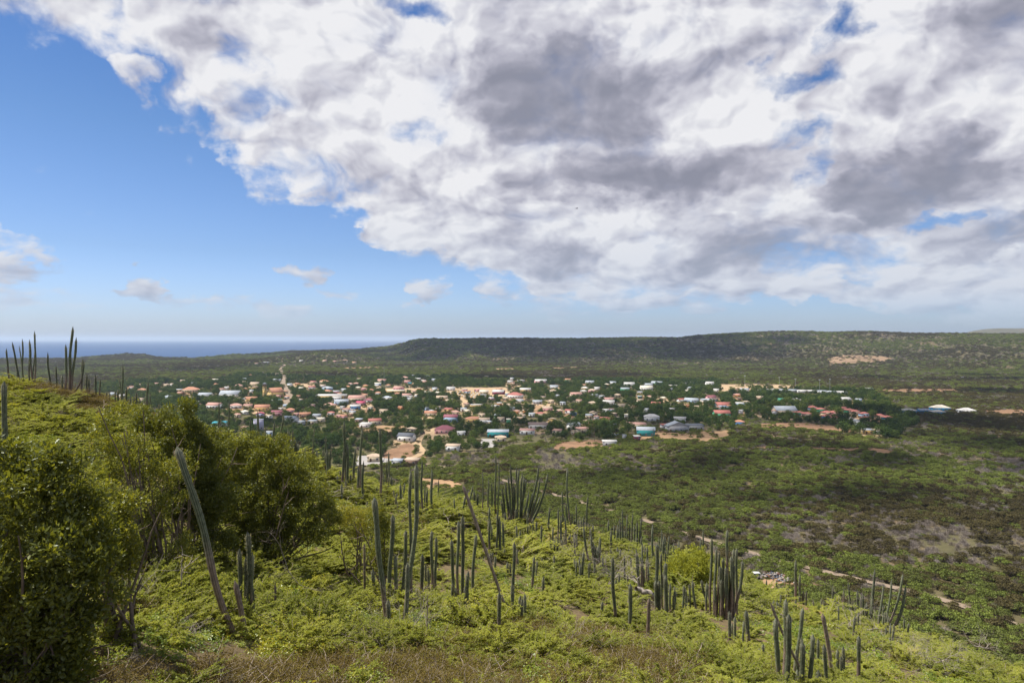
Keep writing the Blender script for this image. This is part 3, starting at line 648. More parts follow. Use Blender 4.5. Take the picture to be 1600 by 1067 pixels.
# ------------------------------------------------------------------ columnar cacti
m, t, o = mat('ribbed cactus skin'); b = t.n('ShaderNodeBsdfPrincipled'); t.L.new(b.outputs[0], o.inputs[0])
at = t.n('ShaderNodeVertexColor'); at.layer_name = 'Col'
co = t.n('ShaderNodeTexCoord').outputs['Object']; nz = t.noise(co, 14, 6, .65); oi = t.n('ShaderNodeObjectInfo').outputs['Random']
k1 = t.m('ADD', t.m('MULTIPLY', t.ss(nz, .3, .7), .7), .65)
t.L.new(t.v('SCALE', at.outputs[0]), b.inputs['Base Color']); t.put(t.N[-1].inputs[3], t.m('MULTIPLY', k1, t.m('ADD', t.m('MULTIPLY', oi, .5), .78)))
b.inputs['Roughness'].default_value = .7; b.inputs['Specular IOR Level'].default_value = .25
bp = t.n('ShaderNodeBump'); bp.inputs['Strength'].default_value = .4; bp.inputs['Distance'].default_value = .01; t.L.new(t.noise(co, 60, 3, .6), bp.inputs['Height']); t.L.new(bp.outputs[0], b.inputs['Normal'])
M['cactus'] = m

def stem(base, top, r, near=1.0, woody=.3, dead=0.0, bow=0.0):
    """ribbed column from base to top (relative coordinates); returns (skin mesh, spines mesh)"""
    base = Vector(base); top = Vector(top); ax = top - base; L = ax.length
    side = Vector((ax.x, 0, 0)); side = side.normalized() if side.length > 1e-4 else Vector((1, 0, 0))
    nrib = 9 if near > .5 else 7; n_ = nrib * 2; nrng = int(np.clip(L / (.10 if near > .5 else .25), 8, 46))
    V = []; Cc = []; prev = None; crest_pts = [[] for _ in range(nrib)]; ph0 = random.uniform(0, 6); lobes = [random.uniform(0, 1) for _ in range(3)]
    lean = min(1.0, math.hypot(ax.x, ax.y) / (L + 1e-6) * 2.0)
    def curve(q):    # stems leave the ground leaning and straighten upward
        h = q * ax.z if ax.z > .3 * L else q * ax.z
        s_ = q ** (.72 if ax.z > .6 * L and dead < .5 else 1.0)
        wob = (math.sin(q * 5 + ph0) * .013 + math.sin(q * 11 + ph0 * 2) * .005) * L * (1 - dead)
        return base + Vector((ax.x * s_ + wob * .6 + bow * math.sin(q * math.pi) * L, ax.y * s_ + wob * .4, h))
    for i in range(nrng + 1):
        q = i / nrng; p = curve(q); tn = (curve(min(1, q + .02)) - curve(max(0, q - .02))).normalized()
        a = tn.orthogonal().normalized() if prev is None else (prev - tn * prev.dot(tn)).normalized(); prev = a; bb = tn.cross(a)
        end = (1 - q) * L / (r * 1.5); cap = math.sqrt(max(0.0, 1 - (1 - min(end, 1)) ** 2)) if end < 1 else 1
        rr = r * (.80 + .20 * min(1, q * 3)) * max(cap, .12) * (1 + .05 * math.sin(q * 23 + ph0) + .035 * math.sin(q * 61))
        wd = max(0, min(1, (woody + .10 * math.sin(ph0 * 3) - q) * 7)); wd = max(wd, dead)
        for k in range(n_):
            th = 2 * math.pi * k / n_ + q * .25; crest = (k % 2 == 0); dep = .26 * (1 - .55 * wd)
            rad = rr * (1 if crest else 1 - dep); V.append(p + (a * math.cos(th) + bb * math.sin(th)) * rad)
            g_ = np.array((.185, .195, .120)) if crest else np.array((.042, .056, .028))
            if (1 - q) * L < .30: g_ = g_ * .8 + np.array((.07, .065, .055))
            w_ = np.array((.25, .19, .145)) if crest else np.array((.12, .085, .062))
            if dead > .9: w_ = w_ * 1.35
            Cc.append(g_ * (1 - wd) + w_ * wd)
            if crest and q < .995: crest_pts[k // 2].append((p + (a * math.cos(th) + bb * math.sin(th)) * rad, (a * math.cos(th) + bb * math.sin(th)), tn, q))
    b = MB(); i, k = np.meshgrid(np.arange(nrng), np.arange(n_), indexing='ij'); k2 = (k + 1) % n_
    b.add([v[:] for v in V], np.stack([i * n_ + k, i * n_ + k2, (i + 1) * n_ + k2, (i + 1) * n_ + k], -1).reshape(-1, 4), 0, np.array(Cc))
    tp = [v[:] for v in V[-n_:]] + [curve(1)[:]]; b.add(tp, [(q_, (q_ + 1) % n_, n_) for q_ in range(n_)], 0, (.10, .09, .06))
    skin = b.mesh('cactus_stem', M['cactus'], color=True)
    sp = None
    if dead < .9:
        P_, D_, Ls = [], [], []
        step = .045 if near > .5 else .09
        for cr in crest_pts:
            for (p, nrm, tn, q) in cr:
                dist = (1 - q) * L; cnt = 9 if dist < .5 else (4 if q > woody else 0)
                if near <= .5: cnt = 7 if dist < .6 else (3 if q > woody else 0)
                cnt = int(cnt * 1.0 + .5)
                for _ in range(cnt):
                    P_.append(p + tn * random.uniform(-.05, .05)); D_.append(nrm + tn * random.uniform(-.5, .9) + Vector((random.gauss(0, .4), random.gauss(0, .4), random.gauss(0, .4)))); Ls.append(random.uniform(.010, .022) * (1.5 if dist < .4 else .9))
        if P_:
            s_ = MB(); leaves(s_, np.array([p[:] for p in P_]), np.array([d_[:] for d_ in D_]), rand_dir(len(P_)), np.array(Ls) * (1 if near > .5 else 1.3), .0017 if near > .5 else .0032, 0, 0)
            sp = s_.mesh('cactus_spines', M['spine'])
    return skin, sp

NST = [0]
def cactus(stems, label, group=None, Y=None, r=1.0, woody=.38):
    """stems: (px_base, py_base, px_top, py_top[, width factor[, bow, dead]]) in photo pixels"""
    locs = []
    for s_ in stems:
        px, py = s_[0], s_[1]
        if Y is not None: x, y = (px - 800) / F * Y, Y; z = g1(x, y)
        else: x, y, z = on_ground(px, py, near=True)
        locs.append((x, y, z))
    c0 = min(range(len(stems)), key=lambda i: abs(stems[i][0] - np.mean([q[0] for q in stems])))
    bx, by, bz = locs[c0]; 
    if len(stems) > 1 and Y is None: by = float(np.median([l[1] for l in locs])); 
    bz = g1(bx, by); root = empty('cactus', (bx, by, bz)) if len(stems) > 1 else None
    for s_, (x, y, z) in zip(stems, locs):
        if root is not None:
            y = by + np.clip(y - by, -1.2, 1.2); x = (s_[0] - 800) / F * y; z = g1(x, y)
        wf = s_[4] if len(s_) > 4 else 1.0; bow = s_[5] if len(s_) > 5 else 0; dead = s_[6] if len(s_) > 6 else 0
        tx = (s_[2] - 800) / F * y; tz = EYE - (s_[3] - HY) / F * y; ty = y + random.uniform(-.08, .08) * (tz - z) * .5
        if root is None: root = None; ref = (x, y, z)
        else: ref = (bx, by, bz)
        base = (x - ref[0], y - ref[1], z - .25 - ref[2]); top = (tx - ref[0], ty - ref[1], tz - ref[2])
        if top[2] - base[2] < .35: top = (top[0], top[1], base[2] + .5)
        near = 1.0 if y < 27 else .4
        rY = float(np.interp(y, [11, 14, 20, 27, 36], [.052, .045, .045, .047, .050]))
        skin, sp = stem(base, top, rY * r * wf * random.uniform(.93, 1.07), near, woody * random.uniform(.6, 1.5), dead, bow)
        NST[0] += 1
        if root is not None and len(stems) > 1: so = link('stem', skin, root)
        else: so = link('cactus', skin, None, ref); root = so
        if sp is not None: tag(link('spines', sp, so), kind='stuff')
    tag(root, label, 'cactus', group)
    return root
G1 = 'columnar cacti on the left crest'; G2 = 'columnar cacti on the brow of the slope'; G3 = 'columnar cacti on the near slope'; G4 = 'columnar cacti on the lower right slope'
CAC = [
 # left crest
 ([(14, 579, 11, 544)], 'thin single cactus at the far left end of the crest', G1),
 ([(34, 577, 21, 534, .9), (38, 575, 36, 529, .9), (47, 575, 46, 530, .9), (50, 572, 53, 545, .7), (56, 576, 55, 517, .9), (54, 575, 47, 531, .9), (42, 578, 31, 540, .6)], 'bushy many stemmed cactus at the left end of the crest, rising above the sea', G1),
 ([(27, 598, 27, 568, .8), (29, 600, 29, 582, .8)], 'low pair of cactus stems below the bushy crest cactus', G1),
 ([(81, 592, 74, 550), (88, 594, 88, 571, .9)], 'cactus with one left leaning stem beside a short one on the crest', G1),
 ([(97, 600, 97, 585), (102, 599, 102, 538, 1.3), (107, 600, 114, 510, 1.3), (110, 598, 119, 527, 1.2), (112, 594, 129, 562, .9, .10), (125, 600, 129, 560, 1.1)], 'tallest cactus of the left crest, thick stems rising above the sea horizon', G1),
 ([(136, 606, 135, 582, .9), (139, 608, 139, 590, .9)], 'short double cactus just right of the tallest crest cactus', G1),
 ([(149, 612, 149, 584, .9)], 'straight single cactus, second one right of the tallest crest cactus', G1),
 ([(156, 615, 156, 591, .9)], 'straight single cactus, third one right of the tallest crest cactus', G1),
 ([(166, 627, 166, 611, .8), (170, 628, 171, 613, .7)], 'stubby pair of stems halfway down the left crest', G1),
 ([(180, 632, 180, 610, .8), (184, 632, 184, 607, .9), (192, 637, 192, 568, 1.1), (191, 600, 188, 588, .7), (198, 638, 198, 604, .9)], 'cactus clump on the left crest with one very tall middle stem', G1),
 ([(203, 636, 203, 620, .8), (208, 636, 209, 618, .9), (213, 638, 213, 611, 1.0), (218, 636, 218, 622, .8)], 'row of low stems between the two tall crest cacti', G1),
 ([(225, 638, 225, 624, .8), (229, 642, 231, 595, 1.1), (234, 640, 234, 612, .8)], 'cactus with one tall straight stem right of the low crest row', G1),
 ([(248, 652, 248, 629, .8)], 'thin single cactus standing behind the dark left bush', G1),
 ([(340, 680, 341, 627, .8), (346, 682, 346, 665, .7)], 'tall thin cactus before the turquoise roof', G1),
 ([(354, 680, 358, 625, .9), (360, 684, 357, 664, .7), (366, 684, 366, 668, .8)], 'thin cactus pair just right of the turquoise roof', G1),
 ([(376, 684, 375, 669, .7), (384, 682, 384, 670, .8), (390, 682, 391, 652, .9), (396, 684, 396, 662, .8)], 'low picket of cactus stems below the pink roof', G1),
 ([(402, 688, 402, 642, 1.1)], 'straight single cactus standing against the bright pink roof', G1),
 ([(415, 688, 415, 667, .9)], 'short single cactus on the brow left of the leaning one', G2),
 ([(425, 692, 429, 657, 1.0), (427, 694, 444, 645, .9), (440, 690, 439, 671, .8)], 'cactus with one long stem leaning to the right on the brow', G2),
 ([(449, 703, 449, 668, .7), (452, 706, 452, 699, .9), (457, 708, 457, 669, .8), (460, 709, 460, 683, 1.0), (464, 710, 463, 692, 1.1)], 'cluster of short stems at the right end of the dark bush', G2),
 ([(482, 732, 474, 702, 1.3, .03), (476, 716, 476, 699, .8)], 'stout curved cactus rising out of the dark bush', G2),
 ([(484, 710, 491, 665, .7)], 'very thin slanted cactus stem on the brow', G2),
 ([(490, 732, 495, 703, 1.2), (491, 724, 491, 704, 1.0), (499, 730, 498, 707, 1.1), (504, 726, 504, 700, .8)], 'close group of four short stems left of the double cactus', G2),
 ([(513, 758, 510, 702, 1.5), (509, 722, 508, 680, .9), (516, 745, 516, 702, 1.0), (508, 760, 507, 745, 1.0)], 'thick cactus with a white tipped stem on the brow left of the tall pair', G2),
 ([(540, 763, 539, 657, 1.3), (532, 763, 537, 700, 1.3), (545, 766, 541, 692, 1.4), (550, 765, 547, 740, 1.0), (551, 763, 554, 700, 1.2), (527, 762, 527, 743, 1.2)], 'big cactus clump on the brow, tallest stem reaching the village trees', G2),
 ([(562, 775, 564, 668, 1.2), (565, 788, 567, 720, 1.2), (561, 782, 559, 727, 1.1), (540, 770, 540, 750, 1.1)], 'slim straight cactus standing between the big clump and the tall single one', G2),
 ([(597, 790, 593, 668, 1.3), (588, 780, 589, 760, 1.0), (594, 775, 593, 768, 1.0)], 'tall single cactus with a swollen base on the brow', G2),
 ([(607, 750, 607, 705, .9), (604, 750, 605, 718, .8)], 'thin pair of stems before the pale gravel apron', G2),
 ([(609, 770, 611, 743, 1.1)], 'short stub cactus right of the tall single one', G2),
 ([(627, 798, 625, 755, 1.1), (629, 780, 632, 754, .9)], 'small forked cactus on the bright green slope', G2),
 ([(641, 782, 641, 728, .9), (651, 800, 651, 745, 1.0), (656, 805, 656, 785, .9)], 'three thin stems behind the tallest near cactus', G2),
 ([(660, 807, 659, 719, 1.1), (667, 807, 667, 763, 1.1)], 'tall straight cactus left of the orange clearing', G2),
 ([(675, 807, 674, 732, 1.2)], 'single cactus standing before the orange clearing', G2),
 ([(685, 774, 685, 748, .7)], 'tiny single cactus on the orange clearing', G2),
 # near slope, left half
 ([(609, 972, 587, 776, 1.25, -.015), (607, 955, 613, 803, 1.15), (617, 955, 619, 867, .95), (627, 975, 648, 727, 1.15, .02), (628, 950, 634, 827, .95), (632, 985, 636, 880, 1.0), (607, 985, 607, 935, 1.0), (640, 860, 644, 735, .8)], 'great cactus clump left of centre with brown woody lower stems', G3, None, .078, .45),
 ([(653, 978, 660, 866, 1.1, .01), (664, 925, 665, 880, .7), (670, 925, 669, 888, .8)], 'pale tipped cactus right of the great clump', G3),
 ([(676, 935, 675, 828, 1.0), (681, 935, 681, 838, .95)], 'twin cactus stems on the slope between the great clump and the fivefold one', G3),
 ([(570, 945, 569, 848, .7, 0, .85)], 'dead brown cactus stub left of the great clump', G3),
 ([(586, 950, 583, 888, .9)], 'short twisted dark cactus at the left foot of the great clump', G3),
 ([(430, 968, 430, 910, .55, 0, .9)], 'small withered brown cactus spike standing alone in the bright scrub', G3),
 ([(708, 942, 706, 842, 1.0), (716, 950, 715, 815, .9), (719, 955, 725, 804, 1.0), (735, 955, 743, 834, 1.0), (707, 950, 707, 911, 1.0), (712, 950, 712, 918, .9), (728, 965, 731, 893, 1.0), (725, 965, 727, 915, .9)], 'silvery clump of slender cactus stems at the foot of the leaning dead pole', G3),
 ([(800, 965, 723, 757, .95, 0, .92)], 'long dead grey cactus pole leaning left across the slope', G3),
 ([(802, 960, 803, 846, .95), (800, 972, 800, 912, .95)], 'straight cactus at the foot of the leaning dead pole', G3),
 ([(807, 860, 807, 820, .9)], 'small cactus behind the leaning dead pole', G3),
 ([(777, 1003, 780, 925, .9)], 'single knee high cactus in the yellow scrub left of the pole foot', G3),
 ([(813, 972, 813, 930, 1.0), (819, 975, 820, 927, 1.0), (815, 976, 816, 934, .8)], 'tight trio of white haired cactus stubs right of the pole foot', G3),
 ([(828, 935, 835, 869, .95), (837, 900, 839, 875, .7)], 'cactus with red fruit on top standing in the open slope', G3),
 ([(847, 938, 849, 901, .95)], 'short lone cactus right of the red fruited one', G3),
 ([(711, 818, 710, 777, .7)], 'thin far cactus above the silvery clump', G3),
 ([(719, 820, 727, 773, 1.0), (725, 785, 739, 757, .9), (733, 810, 734, 782, .9)], 'leaning cactus pair behind the head of the dead pole', G3),
 ([(742, 772, 741, 766, 1.2), (747, 778, 746, 770, 1.2)], 'tiny pair of cactus knobs left of the fan shaped giant', G3),
 ([(765, 872, 765, 807, 1.1)], 'straight cactus crossing behind the dead pole', G3),
 ([(776, 873, 777, 795, 1.0), (781, 874, 781, 806, 1.1), (786, 873, 786, 814, 1.1), (788, 876, 788, 857, 1.0)], 'compact bundle of four upright stems before the fan shaped giant', G3),
 ([(754, 783, 754, 736, .8)], 'slim far cactus left of the tall pair', G3),
 ([(763, 783, 763, 747, .8), (762, 785, 762, 765, .9)], 'slim far cactus with a stubby companion', G3),
 ([(774, 788, 774, 709, .9), (779, 788, 779, 719, .8), (769, 786, 768, 753, .8), (776, 788, 773, 748, 1.0)], 'tall thin cactus pair just left of the fan shaped giant', G3),
 ([(805, 822, 797, 727, .9), (808, 822, 808, 729, .9), (806, 824, 811, 733, .9), (810, 822, 816, 738, .9), (814, 824, 841, 727, .95, .03), (818, 826, 857, 739, .95, .03), (816, 822, 844, 745, .9, .03), (820, 822, 851, 763, .9, .03),
   (808, 822, 822, 750, .95), (803, 822, 802, 752, .95), (800, 822, 795, 742, .95), (798, 820, 790, 753, .95), (794, 818, 784, 762, 1.0), (797, 820, 796, 778, 1.0), (806, 824, 806, 794, 1.0), (789, 818, 783, 780, 1.0), (812, 822, 815, 765, 1.0),
   (812, 825, 826, 768, 1.0), (816, 826, 832, 770, .95), (810, 822, 820, 742, .9), (794, 822, 788, 800, 1.0), (820, 826, 836, 778, .9), (803, 820, 804, 760, .9), (817, 825, 845, 772, .9)], 'huge fan shaped cactus of two dozen stems in the middle of the slope', G3, 34.0, .085),
 ([(822, 834, 825, 799, .9), (828, 838, 828, 820, .8), (833, 840, 833, 809, .8), (838, 844, 838, 814, .9)], 'low line of stems at the right foot of the fan shaped giant', G3),
 ([(855, 840, 859, 791, 1.0), (851, 843, 851, 828, .8), (846, 838, 846, 821, .8)], 'brown forked cactus right of the fan shaped giant', G3, None, .075, .6),
 ([(864, 855, 864, 825, .8), (869, 856, 869, 836, .8), (872, 856, 872, 792, .8), (876, 858, 876, 808, 1.1), (878, 861, 878, 842, .9), (882, 856, 881, 838, .7), (885, 857, 884, 808, .8)], 'dense dark cluster of stems above the dry twigs', G3, None, .075, .5),
 ([(899, 857, 899, 835, .8)], 'little solitary cactus right of the dark cluster', G3),
 ([(895, 817, 887, 730, .95, -.02), (892, 816, 884, 786, .9), (886, 814, 879, 766, .95, -.03), (901, 816, 901, 786, .8)], 'far cactus whose tallest stem curves up against the valley', G3),
 ([(914, 822, 919, 772, .9), (917, 824, 917, 805, .8), (912, 824, 912, 806, .8)], 'far cactus leaning slightly right beside the short row', G3),
 ([(900, 819, 900, 810, .8), (904, 820, 904, 811, .8), (908, 822, 908, 810, .8)], 'short row of three far cactus stubs', G3),
 ([(930, 893, 913, 820, .95, -.04), (931, 893, 924, 833, .95), (932, 893, 927, 847, .95), (933, 893, 931, 850, .9), (934, 893, 938, 838, .95), (932, 894, 935, 852, .9)], 'candelabrum cactus on a thick brown trunk, one arm sweeping left', G3, None, .08, .45),
 ([(901, 916, 901, 875, .8), (907, 918, 912, 861, 1.0), (905, 918, 907, 880, .8)], 'double cactus left of the candelabrum one', G3),
 ([(941, 902, 942, 869, .9), (937, 898, 938, 880, .9), (943, 905, 943, 885, .8)], 'small stems at the right foot of the candelabrum cactus', G3),
 ([(951, 843, 951, 811, .9)], 'outermost left single stem of the far brow group', G4),
 ([(961, 845, 960, 819, .8), (965, 848, 966, 820, .8), (956, 850, 956, 835, .7)], 'low far stems at the left of the big brow group', G4),
 ([(969, 850, 969, 809, .8), (973, 852, 972, 795, .9), (977, 854, 977, 826, .8), (981, 852, 980, 803, .8), (984, 854, 984, 820, .8), (988, 853, 988, 799, .8), (973, 856, 974, 830, .8)], 'left half of the big brow group, seven straight stems', G4),
 ([(992, 860, 991, 818, .9), (996, 862, 996, 813, .9), (999, 866, 1000, 828, .9), (1002, 864, 1002, 807, .9), (993, 866, 995, 838, .9), (998, 868, 1003, 838, .9)], 'right half of the big brow group, six crowded stems', G4),
 ([(1008, 932, 994, 855, .9, -.03), (1013, 908, 1012, 852, .9)], 'cactus with a curved stem bending left below the brow group', G4),
 ([(1004, 884, 1004, 849, .9), (1002, 886, 1001, 870, .8)], 'small double cactus under the brow group', G4),
 ([(1020, 884, 1020, 819, 1.0), (1021, 884, 1022, 862, .8)], 'tall slender cactus right of the brow group', G4),
 ([(1030, 880, 1034, 838, .9), (1037, 880, 1038, 834, .9), (1040, 876, 1046, 835, .9), (1038, 880, 1039, 850, .9), (1034, 884, 1034, 865, .8)], 'feathery group of stems leaning right above the white tipped pillars', G4),
 ([(1027, 958, 1027, 850, 1.4)], 'thick tall pillar cactus standing behind the pair of pale stubs', G4),
 ([(1040, 962, 1040, 879, 1.4), (1034, 958, 1034, 863, .8)], 'thick pillar cactus with a pale domed tip right of the tallest pillar', G4),
 ([(1025, 960, 1025, 907, 1.3), (1030, 962, 1030, 907, 1.3)], 'pair of thick short pillars with pale rims grown together', G4),
 ([(1042, 968, 1041, 899, 1.4)], 'stout pillar cactus in front of the domed tip one', G4),
 ([(976, 922, 976, 867, .9), (967, 922, 967, 895, .8), (981, 924, 981, 897, .8)], 'thin straight cactus with two short companions left of the fallen log', G4),
 ([(1048, 965, 1047, 911, .9), (1052, 966, 1055, 922, 1.0), (1053, 970, 1052, 930, .8)], 'thin stems right of the stout pillar', G4),
 ([(964, 970, 956, 870, 1.25)], 'lone thick grey pillar cactus leaning left on the open slope', G3),
 ([(985, 984, 985, 912, 1.4)], 'stout green pillar cactus with white rim, left of the short brown one', G3),
 ([(1010, 998, 1015, 933, 1.15)], 'short brown pillar cactus standing right of the stout green one', G3, None, .075, .9),
 ([(937, 962, 942, 939, 1.0)], 'stubby cactus knob left of the stout green pillar', G3),
 ([(1067, 962, 1069, 914, .8), (1072, 962, 1072, 920, .8), (1079, 962, 1078, 912, .8), (1076, 962, 1075, 930, .7)], 'dark picket of four stems beside the fallen log', G4),
 ([(1095, 966, 1083, 907, .9, -.02)], 'slanting single cactus left of the big right clump', G4),
 ([(1117, 955, 1096, 905, 1.0, -.02), (1112, 955, 1107, 915, .9)], 'fat slanting stem leaning left out of the big right clump', G4),
 ([(1096, 872, 1095, 840, .9), (1099, 874, 1099, 827, .9)], 'far cactus pair left above the leafy green bush', G4),
 ([(1110, 962, 1113, 842, .9), (1115, 964, 1120, 858, .9), (1118, 964, 1124, 861, .9), (1136, 966, 1138, 828, 1.0), (1146, 966, 1147, 858, .9), (1151, 966, 1152, 857, .9), (1126, 966, 1125, 883, 1.1), (1130, 966, 1131, 873, 1.0), (1136, 968, 1134, 885, 1.0), (1143, 968, 1144, 870, 1.0), (1146, 968, 1147, 882, 1.0),
   (1140, 966, 1161, 877, 1.0, .03), (1120, 966, 1117, 912, 1.0), (1128, 968, 1128, 905, 1.0), (1134, 968, 1137, 895, 1.0), (1140, 966, 1142, 890, 1.0), (1138, 968, 1123, 900, .9), (1104, 962, 1104, 909, .9)], 'biggest cactus thicket of the right slope, crowded grey green stems', G4, 32.0, .08, .5),
 ([(1156, 938, 1158, 897, 1.1)], 'cactus at the right edge of the big thicket, close to the white wreck', G4),
 ([(1140, 1003, 1141, 955, 1.0), (1148, 1003, 1149, 964, 1.0), (1144, 1000, 1144, 972, .8)], 'small pair of stems under the big thicket', G4),
 ([(1176, 1022, 1165, 953, 1.3), (1161, 1008, 1163, 970, .8)], 'thick brown based cactus leaning left with a short mate', G4, None, .075, .5),
 ([(1187, 1033, 1187, 1013, .9), (1193, 1033, 1193, 1005, .9)], 'two little white tipped stubs left of the bottom right clump', G4),
 ([(1198, 938, 1198, 905, .8)], 'single cactus below the white wreck', G4, 44.0),
 ([(1207, 938, 1207, 920, .8), (1178, 938, 1178, 918, .7)], 'short stems below the white wreck', G4, 44.0),
 ([(1214, 940, 1214, 906, .9), (1218, 942, 1218, 916, .8), (1221, 942, 1222, 915, .8), (1225, 942, 1225, 924, .7)], 'small cluster before the rubbish heap', G4, 42.0),
 ([(1230, 943, 1230, 917, .8), (1234, 943, 1233, 918, .8)], 'twin stems left of the tall far pillar', G4, 41.0),
 ([(1243, 948, 1244, 873, 1.3), (1238, 946, 1239, 930, .8)], 'tallest far pillar right of the rubbish heap', G4, 38.0),
 ([(1250, 950, 1251, 896, 1.1), (1254, 950, 1254, 930, .9), (1257, 950, 1256, 922, .9)], 'cactus with two side stems right of the tall far pillar', G4, 38.0),
 ([(1272, 962, 1272, 938, .7), (1284, 963, 1284, 933, .8), (1268, 960, 1267, 945, .7)], 'small dark stems before the orange earth', G4, 36.0),
 ([(1293, 966, 1293, 950, .9), (1302, 966, 1302, 915, .9), (1304, 966, 1305, 934, .8), (1309, 966, 1309, 938, .8)], 'slim tall stem with small ones on the orange earth', G4, 36.0),
 ([(1316, 968, 1319, 919, .9), (1321, 968, 1322, 941, .8)], 'brownish slanted cactus left of the spreading one', G4, 35.0, .075, .8),
 ([(1330, 966, 1325, 908, .9, .02), (1333, 966, 1333, 943, .9)], 'curved dark cactus just left of the spreading one', G4, 35.0),
 ([(1345, 970, 1340, 920, .95), (1347, 970, 1346, 928, .9), (1350, 971, 1350, 926, .9), (1355, 971, 1355, 941, 1.2), (1352, 972, 1367, 887, .95, .02), (1358, 972, 1366, 906, .95), (1362, 970, 1364, 930, .9), (1368, 973, 1382, 913, 1.0), (1370, 973, 1380, 922, .9),
   (1374, 972, 1395, 905, .9, .03), (1376, 972, 1413, 896, .95, .03), (1380, 974, 1417, 914, .95, .07), (1382, 972, 1416, 932, .85, .07), (1360, 978, 1360, 955, 1.1)], 'spreading cactus with long arms reaching right beside the bleached branches', G4, 32.0, .085),
 # bottom right
 ([(1220, 1075, 1213, 966, 1.2), (1222, 1080, 1229, 935, 1.1, .01), (1230, 1085, 1231, 957, 1.3), (1236, 1060, 1254, 949, 1.0)], 'large cactus clump at the bottom right of the slope, four thick stems', G4, 17.0),
 ([(1288, 1085, 1205, 942, .7, -.04, .92)], 'dead cactus arm lying aslant behind the bottom right clump', G4, 19.0),
 ([(1250, 1065, 1244, 1014, .8), (1254, 1085, 1255, 1003, 1.2), (1262, 1085, 1271, 991, 1.1), (1252, 1040, 1252, 994, .8), (1246, 1085, 1246, 1046, 1.0)], 'crowded cactus group right beside the bottom right clump', G4, 17.5),
 ([(1278, 1050, 1279, 998, .9)], 'straight green cactus behind the pale dead pole', G4),
 ([(1295, 1085, 1289, 1006, 1.0), (1280, 1085, 1280, 1047, 1.3)], 'cactus in front of the pale dead pole at the bottom edge', G4, 17.5),
 ([(1304, 1080, 1284, 957, 1.1, .02, 1.0)], 'pale bleached dead cactus pole at the bottom right', G4, 19.0),
 ([(1310, 1063, 1309, 1013, .9), (1317, 1068, 1315, 1025, .9), (1320, 1065, 1318, 1009, .9)], 'bunch of three stems left of the lone bottom right pillar', G4),
 ([(1341, 1072, 1344, 994, 1.1)], 'lone pillar cactus at the bottom right edge', G4),
 ([(1500, 1058, 1499, 1028, .8)], 'tiny dark cactus stub among the bleached twigs', G4),
 ([(2, 800, 2, 596, 1.2)], 'thick ribbed cactus cut off by the left edge', G3, 14.0),
 ([(384, 1005, 277, 697, 1.15, .02, .0)], 'long ribbed cactus leaning far to the left over the scrub', G3, 12.0, .08, .55),
 ([(385, 1010, 366, 907, 1.05, .02, .95), ], 'broken dead cactus stump at the foot of the leaning one', G3, 12.1),
 ([(399, 985, 389, 829, .95, -.01), (377, 960, 372, 858, .85), (388, 975, 387, 902, .75), (390, 940, 381, 870, .7), (397, 900, 394, 862, .6)], 'upright green candle cactus group beside the long leaning one', G3, 13.0),
 ([(204, 930, 204, 895, 1.1), (215, 925, 214, 896, 1.1)], 'two short cactus stubs beside the thick fallen limb', G3, 13.0),
]
for e in CAC:
    st, lab, grp = e[:3]; Yv = e[3] if len(e) > 3 else None
    if Yv is not None and Yv > 15: Yv = None
    r_ = (e[4] if len(e) > 4 else .075) / .075; wd_ = e[5] if len(e) > 5 else .38
    if Yv is not None and Yv < 14.5: r_ *= .95
    cactus(st, lab, grp, Yv, r_, wd_)

# EXTRA cacti: slim stems dotted between the named groups
rs_ = random.Random(11)
AREAS = [([(745, 800), (900, 830), (1000, 900), (960, 930), (860, 900), (760, 900)], 26, 'slim short cactus on the middle of the bright green slope'), ([(880, 830), (1000, 850), (1100, 890), (1160, 930), (1090, 950), (1000, 930)], 32, 'slim short cactus on the brow right of the fan shaped giant'),
         ([(1150, 900), (1300, 950), (1420, 985), (1400, 1010), (1250, 990), (1160, 960)], 18, 'slim short cactus on the lower right brow of the slope'), ([(470, 740), (640, 780), (740, 800), (730, 830), (600, 810), (500, 790)], 12, 'slim short cactus below the tall brow cacti'),
         ([(240, 655), (470, 715), (480, 730), (330, 700), (240, 670)], 12, 'slim short cactus along the crest behind the dark bushes')]
for poly, n_, lab in AREAS:
    k = 0
    while k < n_:
        px, py = rs_.uniform(min(p[0] for p in poly), max(p[0] for p in poly)), rs_.uniform(min(p[1] for p in poly), max(p[1] for p in poly))
        if not in_poly(np.array([px]), np.array([py]), poly)[0]: continue
        if 1150 < px < 1270 and py < 950: continue
        m_ = rs_.choice([1, 1, 2, 3]); h = rs_.uniform(18, 58)
        cactus([(px + q * rs_.uniform(3, 6), py + rs_.uniform(-1, 1), px + q * rs_.uniform(3, 6) + rs_.uniform(-3, 3), py - h * rs_.uniform(.5, 1), rs_.uniform(.7, 1.0)) for q in range(m_)], lab if m_ == 1 else lab.replace('slim short cactus', 'low cactus with %s stems' % ('two' if m_ == 2 else 'three')), 'small scattered cacti', None, 1.0, rs_.uniform(.2, .6)); k += 1

# ------------------------------------------------------------------ hillside cover
def frustum_points(y0, y1, dens, umax=.88, ext=2.0):
    n_ = int(dens * umax * (y1 ** 2 - y0 ** 2)) ; y = np.sqrt(RNG.uniform(y0 ** 2, y1 ** 2, n_)); x = RNG.uniform(-umax, umax, n_) * y + RNG.uniform(-ext, ext, n_); return x, y
x, y = frustum_points(5.0, 47, 3.3, .92, 2.0)
x2, y2 = frustum_points(4.6, 19, 9.0, .92, 2.0); x = np.concatenate([x, x2]); y = np.concatenate([y, y2])
d_ = gz(x, y); px, py = project(x, y, d_)
sil = np.interp(px, [q[0] for q in SIL], [q[1] for q in SIL])
keep = (py > sil - 14) & free(x, y)
